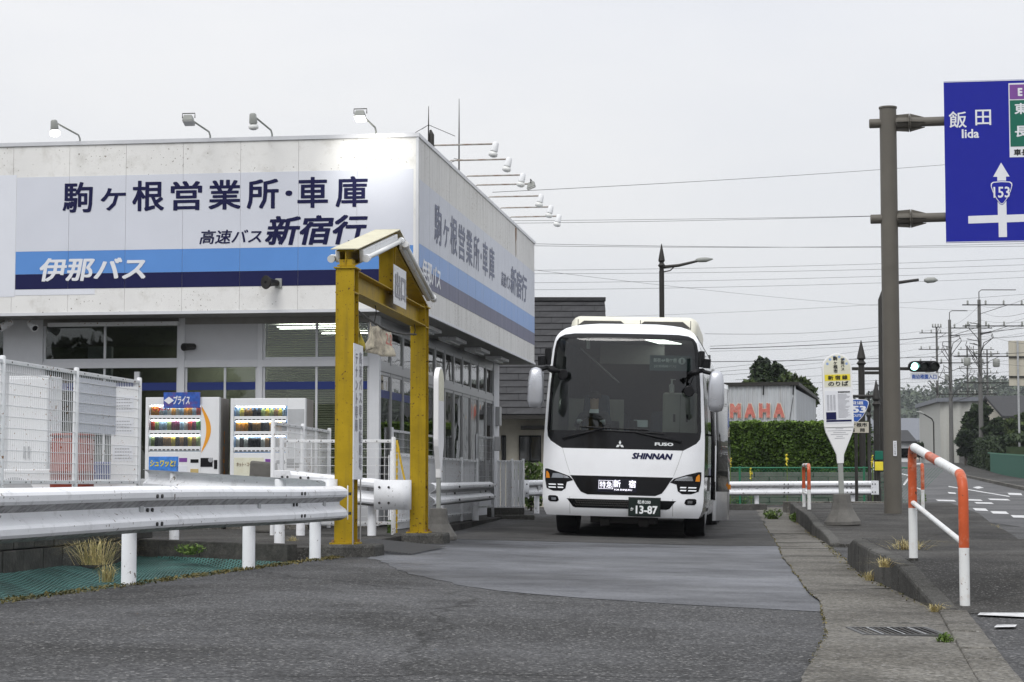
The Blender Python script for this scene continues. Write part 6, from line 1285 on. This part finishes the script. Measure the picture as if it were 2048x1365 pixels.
mb = MB(); mb.bar((RR(92) + 2.05, 92, hgt(20, 92) + 1.2), (RR(105) + 2.05, 105, hgt(20, 105) + 1.22), .06); mb.bar((RR(105) + 2.05, 105, hgt(20, 105) + 1.22), (RR(122) + 2.05, 122, hgt(20, 122) + 1.22), .06); mb.build('top_rail', 'green_mat', t)
def tree(lab, p, H, rx, rz, m='leaf_dark', clumps=16, per=230, ls=(.10, .2), name='tree', cone=False):
    t = thing(name, lab, 'tree', p, 0); tr = .05 * H * .5; mb = MB(); mb.tube([(0, 0, -.2), (.05, 0, H * .3), (-.03, .05, H * .6), (0, 0, H * .92)], [tr, tr * .8, tr * .5, .03], 8)
    cr = MB()
    for k in range(clumps):
        if cone:
            q = k / clumps; z = H * (.18 + .8 * q); r = rx * (1 - q) ** .8 + .12; a = k * 2.4; r *= random.uniform(.75, 1.15); c = Vector((math.cos(a) * r * .72, math.sin(a) * r * .72, z)); s = (r * .42 + .1, r * .42 + .1, H * .03 + .08)
        else:
            while True:
                v = Vector((random.uniform(-1, 1), random.uniform(-1, 1), random.uniform(-1, 1)))
                if .15 < v.length < 1: break
            c = Vector((v.x * rx * .8, v.y * rx * .8, H - rz + v.z * rz * .85)); s = (rx * random.uniform(.25, .42),) * 2 + (rz * random.uniform(.16, .3),)
        mb.tube([(0, 0, max(.3, c.z - H * .16)), c], [tr * .3, .02], 5); leafcloud(cr, blob(c, s, per), *ls, .6)
    mb.build('trunk', 'bark', t); cr.build('crown', m, t); return t
g95 = .9
p = at(1530, 845, 95); tree('dark conifer tree rising behind the corrugated workshop', (at(1525, 800, 95).x, 95, g95), at(1525, 716, 95).z - g95, 2.0, 3, 'leaf_dark', 70, 130, (.06, .15), 'conifer_tree', True)
tree('smaller dark conifer right of the tallest one behind the workshop', (at(1556, 800, 96).x, 96, g95), at(1556, 726, 96).z - g95, 1.7, 3, 'leaf_dark', 60, 120, (.06, .15), 'conifer_tree', True)
tree('rounded green tree behind the workshop roof', (at(1575, 800, 94).x, 94, g95), at(1580, 742, 94).z - g95, 1.5, 1.6, 'leaf_mid', 18)
tree('low bushy tree left of the conifers behind the workshop', (at(1484, 800, 94).x, 94, g95), at(1484, 752, 94).z - g95, 1.0, 1.2, 'leaf_mid', 12)
def tr2(lab, px, pyt, Y_, rpx, m, ccl=18, per=260, rzf=1.0): p = at(px, pyt, Y_); g = hgt(p.x, Y_) + .3; r = rpx / F * Y_; H = p.z - g; return tree(lab, (p.x, Y_, g), H, r, min(H * .45, r * rzf), m, ccl, per, (.18, .36))
tr2('large dark pine shaped tree in front of the pale shed', 1957, 808, 156, 36, 'leaf_dark', 34, 300, 1.3); tr2('broad garden tree right of the pine below the tiled house', 1998, 838, 150, 34, 'leaf_dark', 30, 300); tr2('reddish green shrub tree at the right edge of the garden', 2038, 828, 146, 34, 'leaf_mid', 30, 300, 1.2); tr2('low bush by the grey roofed house down the road', 1850, 882, 190, 24, 'leaf_dark', 16, 200, .8); tr2('small bush beside the pale shed corner', 1838, 890, 195, 14, 'leaf_dark', 10, 150, .8); tr2('low dark shrub below the pine by the block wall', 1930, 862, 154, 22, 'leaf_dark', 18, 240, 1.1)
t = thing('hedge', 'long dark hedge along the far pavement on the right', 'hedge', (0, 0, 0)); mb = MB(); pts = []
for _ in range(14000): y = random.uniform(112, 168); x = RR(y) + 2.4 + abs(random.gauss(0, .12)) + (random.uniform(0, 1.5) if random.random() < .3 else 0); z = hgt(x, y) + (random.uniform(.1, 2.1) if x < RR(y) + 2.9 else 2.05 + random.uniform(-.1, .2)); pts.append(Vector((x, y, z + .1 * mnoise.noise((x, y, 0)))))
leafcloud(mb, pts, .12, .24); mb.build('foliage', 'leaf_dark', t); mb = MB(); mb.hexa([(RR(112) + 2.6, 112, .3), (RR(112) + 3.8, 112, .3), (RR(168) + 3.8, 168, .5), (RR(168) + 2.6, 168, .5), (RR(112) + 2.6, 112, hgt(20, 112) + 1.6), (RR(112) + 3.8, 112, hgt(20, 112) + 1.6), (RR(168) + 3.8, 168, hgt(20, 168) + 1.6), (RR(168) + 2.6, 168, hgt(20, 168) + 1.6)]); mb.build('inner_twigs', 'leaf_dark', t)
t = thing('bush', 'leafy green bush beside the boxed guard rail end left of the coach', 'bush', (at(1062, 960, 47).x, 46.6, .2)); mb = MB(); leafcloud(mb, blob((0, 0, .65), (.55, .35, .55), 900), .04, .09); mb.build('foliage', 'weed', t); mb = MB(); mb.tube([(0, 0, 0), (0, 0, .6)], .03, 6); mb.build('stem', 'bark', t)

# ================================================================= UTILITY POLES AND WIRES
def upole(lab, px, yt, Y_, arms, trans=(), r=.15, top=None):
    p = at(px, yt, Y_); g = hgt(p.x, Y_); H = p.z - g; t = thing('utility_pole', lab, 'utility pole', (p.x, Y_, g), 0, 'concrete utility poles along the road')
    mb = MB(); mb.tube([(0, 0, -.2), (0, 0, H)], [r, r * .62], 12); mb.build('pole', 'pole_grey', t, smooth=40)
    for dz, x0, x1 in arms:
        z = H - dz; mb = MB(); mb.bar((x0, -.12, z), (x1, -.12, z), .08); mb.bar((0, -.1, z - .7), (x1 * .6, -.12, z), .04); am = mb.build('crossarm', 'dark_metal', t)
        for q in range(4): x = lerp(x0, x1, (q + .3) / 3.6); mb = MB(); mb.lathe([(.05, .04), (.09, .1), (.05, .17), (.09, .24), (.04, .36)], (x, -.12, z), 8); mb.build('insulator', 'lamp_house', am)
    for dz, x in trans: mb = MB(); mb.lathe([(.2, 0), (.26, .08), (.26, .55), (.2, .62)], (x, -.1, H - dz), 14); mb.build('transformer', 'lamp_house', t, smooth=40)
    rn = random.Random(px)
    for q in range(7):
        z = H - rn.uniform(1.2, H * .45); x = rn.choice((-1, 1)) * rn.uniform(.4, 1.1); mb = MB(); mb.bar((0, -.12, z), (x, -.14, z + rn.uniform(-.1, .3)), .05); mb.tube([(x, -.14, z), (x * 1.1, -.14, z - .3), (x * .3, -.2, z - rn.uniform(.6, 1.4)), (0, -.14, z - 1.6)], .03, 5); mb.build('jumper_bracket', 'dark_metal', t)
    if top: mb = MB(); mb.tube([(0, 0, H), (.0, 0, H + .6), (.2, 0, H + .75), (top, 0, H + .75)], .035, 6); mb.build('top_bracket', 'dark_metal', t)
upole('nearest utility pole with two transformers in front of the pale shed trees', 1958, 600, 150, [(.4, -1.3, 3.6), (2.0, -1.3, 3.6), (4.3, -2.0, 2.4), (6.3, -1.2, 3.0)], [(5.0, -1.0), (5.1, 1.2)], .2, 2.8)
upole('second utility pole with a curved top bracket at the pale shed', 1899, 640, 165, [(.7, .1, 3.5), (3.6, -3.0, 3.2), (6.2, -1.2, 3.8)], [], .2, 1.5)
upole('utility pole with transformers left of the second pole', 1873, 655, 205, [(.6, -1.8, 1.6), (2.3, -1.9, 1.3), (.0, -.5, .5)], [(5.2, -1.0), (5.5, 1.0)], .16)
upole('far utility pole between the two nearest ones', 1934, 692, 260, [(.5, -1.2, 3.5), (3.0, -1.4, 3), (6, -1.2, 3)], [], .16)
upole('far utility pole right of the nearest one', 1974, 700, 255, [(.5, -1.6, 1.6), (3.0, -1.4, 1.4), (5, -1.2, 1.2)], [], .16)
p = at(1867, 838, 170); t = thing('street_lamp', 'slim grey street lamp bending left in front of the far hill', 'street lamp', (p.x, 170, 2.4)); H = p.z - 2.4; mb = MB(); mb.tube([(0, 0, 0), (0, 0, H - .3), (-.15, 0, H), (-1.0, 0, H + .5)], .06, 8); mb.build('pole', 'dark_metal', t); mb = MB(); mb.tube([(-.8, 0, H + .4), (-1.1, 0, H + .55), (-1.45, 0, H + .6)], [.06, .11, .03], 8); mb.build('lamp_head', 'lamp_house', t)
wires = [(985, 385, 45, 2100, 312, 70, 6), (1020, 447, 60, 2100, 421, 60, 4), (1010, 442, 62, 2100, 424, 64, 3), (1065, 488, 56, 2100, 492, 66, 5), (1065, 492, 56, 2100, 486, 70, 6), (1065, 541, 70, 2100, 515, 80, 5), (1065, 548, 70, 2100, 528, 80, 5), (1065, 566, 72, 2100, 540, 85, 5), (1065, 580, 74, 2100, 553, 85, 5), (1200, 634, 108, 2100, 585, 90, 6), (1065, 540, 72, 1958, 622, 150, 10), (1410, 668, 72, 1755, 655, 108, 6), (1420, 698, 74, 2100, 650, 95, 9), (1420, 693, 74, 1900, 655, 165, 6), (1420, 703, 108, 2100, 668, 150, 6), (1420, 724, 80, 2100, 703, 110, 4), (1420, 738, 84, 1873, 672, 205, 8), (1420, 745, 84, 1873, 690, 205, 8), (1420, 752, 86, 1899, 700, 165, 8), (1560, 768, 90, 2100, 735, 130, 6), (1640, 782, 150, 2100, 748, 130, 6), (1958, 610, 150, 2120, 560, 60, 18), (1965, 625, 150, 2120, 600, 60, 16), (1899, 655, 165, 1958, 612, 150, 5), (1873, 668, 205, 1958, 640, 150, 6), (1899, 705, 165, 2100, 735, 90, 8), (1958, 660, 150, 2120, 690, 70, 12), (1873, 700, 205, 1974, 720, 255, 6), (1934, 700, 260, 2100, 735, 205, 6), (1700, 770, 110, 2100, 742, 150, 5), (1880, 676, 205, 2100, 640, 120, 7), (1880, 684, 205, 2100, 655, 120, 7), (1899, 665, 165, 2100, 618, 110, 10), (1899, 672, 165, 2100, 630, 110, 10), (1958, 640, 150, 2120, 632, 90, 9), (1958, 672, 150, 2120, 655, 90, 9), (1899, 730, 165, 2110, 700, 120, 8), (1873, 720, 205, 1958, 706, 150, 6), (1873, 735, 205, 1974, 742, 255, 5), (1934, 715, 260, 1974, 720, 255, 3), (1934, 740, 260, 1974, 748, 255, 3), (1640, 775, 100, 1873, 745, 205, 5), (1470, 760, 86, 1873, 728, 205, 6)]
for k, (x0, y0, Y0, x1, y1, Y1, sag) in enumerate(wires):
    a, b = at(x0, y0, Y0), at(x1, y1, Y1); pts = []
    for q in range(19): s = q / 18; v = a.lerp(b, s); v.z -= 4 * s * (1 - s) * sag * (Y0 + Y1) / 2 / F; pts.append(v)
    r = .014 if k in (12, 15) else (.006 if k < 11 else .0075)
    mb = MB(); mb.tube(pts, r, 5, cap=False); o = mb.build('overhead_wire', 'wire'); hi = (y0 + y1) / 2
    ORD = 'topmost second third fourth fifth sixth seventh eighth ninth tenth eleventh twelfth thirteenth fourteenth fifteenth sixteenth seventeenth eighteenth nineteenth twentieth twenty-first twenty-second twenty-third twenty-fourth twenty-fifth twenty-sixth twenty-seventh twenty-eighth twenty-ninth thirtieth thirty-first thirty-second'.split()
    hiw = hi < 600; rank = sum(1 for j, q in enumerate(wires) if j not in (12, 15) and ((q[1] + q[4]) / 2 < 600) == hiw and ((q[1] + q[4]) / 2, j) < (hi, k))
    tag(o, ('thick dark cable above the workshop, ' + ('upper' if k == 12 else 'lower') + ' of the two') if k in (12, 15) else f"{ORD[rank]} thin overhead wire " + ('high in the sky right of the office' if hiw else 'counted downwards among the utility poles'), 'wire', 'thick cables' if k in (12, 15) else ('high wires' if hiw else 'low wires'))
# ================================================================= WOODED HILL
def hillz(px): return interp([(1560, 930), (1650, 880), (1720, 806), (1760, 788), (1800, 795), (1860, 782), (1930, 770), (1990, 768), (2048, 772), (2150, 760), (2400, 800), (2600, 900)], px)
xs = frange(1560, 2600, 13); vs = []; fs = []; nv = 8
for px in xs:
    t_ = at(px, hillz(px) + 8, 900)
    for j in range(nv + 1): q = j / nv; vs.append((t_.x * (1 + .0 * q), lerp(600, 900, q), lerp(3.5, t_.z, q ** .8)))
for i in range(len(xs) - 1):
    for j in range(nv): k = i * (nv + 1) + j; fs.append((k, k + 1, k + nv + 2, k + nv + 1))
mb = MB(); mb.add(vs, fs); mat('hill_soil', (.06, .08, .05), .95, var=.3, vs=.03); struct(mb.build('hill', 'hill_soil', smooth=True))
mb = MB()
for _ in range(900):
    px = random.uniform(1600, 2320); q = random.random() ** .7; t_ = at(px, hillz(px) + 10, 900); z = lerp(3.5, t_.z, q ** .8); r = random.uniform(3.0, 6.0)
    leafcloud(mb, blob((t_.x, lerp(600, 900, q) - 1, z + r * .5), (r, r, r * random.uniform(.6, .95)), 60), .6, 1.4, .7)
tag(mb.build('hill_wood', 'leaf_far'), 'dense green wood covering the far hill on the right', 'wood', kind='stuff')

# ================================================================= WHAT THE WINDOWS MIRROR, BEHIND THE CAMERA
tree('broad dark tree mirrored in the upper left office window', (-29, -16, 0), 9.5, 4.2, 4.0, 'leaf_dark', 26, 260, (.2, .4))
tree('tall dark tree mirrored in the left office windows', (-37, -20, 0), 8, 3.6, 3.2, 'leaf_dark', 22, 240, (.2, .4))
p = thing('utility_pole', 'lone utility pole mirrored in the office windows', 'utility pole', (-33.5, -14, 0), 0, 'concrete utility poles along the road'); mb = MB(); mb.tube([(0, 0, 0), (0, 0, 12)], [.2, .12], 10); mb.build('pole', 'stone', p)
for z in (9.2, 10.6): mb = MB(); mb.bar((-1.6, 0, z), (1.6, 0, z), .1); mb.build('crossarm', 'dark_metal', p)

# ================================================================= AIR
m = bpy.data.materials.new('haze'); m.use_nodes = True; n_ = m.node_tree.nodes; n_.remove(n_['Principled BSDF']); v_ = n_.new('ShaderNodeVolumePrincipled'); v_.inputs['Color'].default_value = (.86, .9, .96, 1); v_.inputs['Density'].default_value = .0002; v_.inputs['Anisotropy'].default_value = .2; m.node_tree.links.new(v_.outputs[0], n_['Material Output'].inputs['Volume']); MATS['haze'] = m
mb = MB(); mb.box(-1520, 1520, -320, 1720, -2, 75); tag(mb.build('haze', 'haze'), 'thin pale haze in the air softening the far hill', 'haze', kind='stuff')
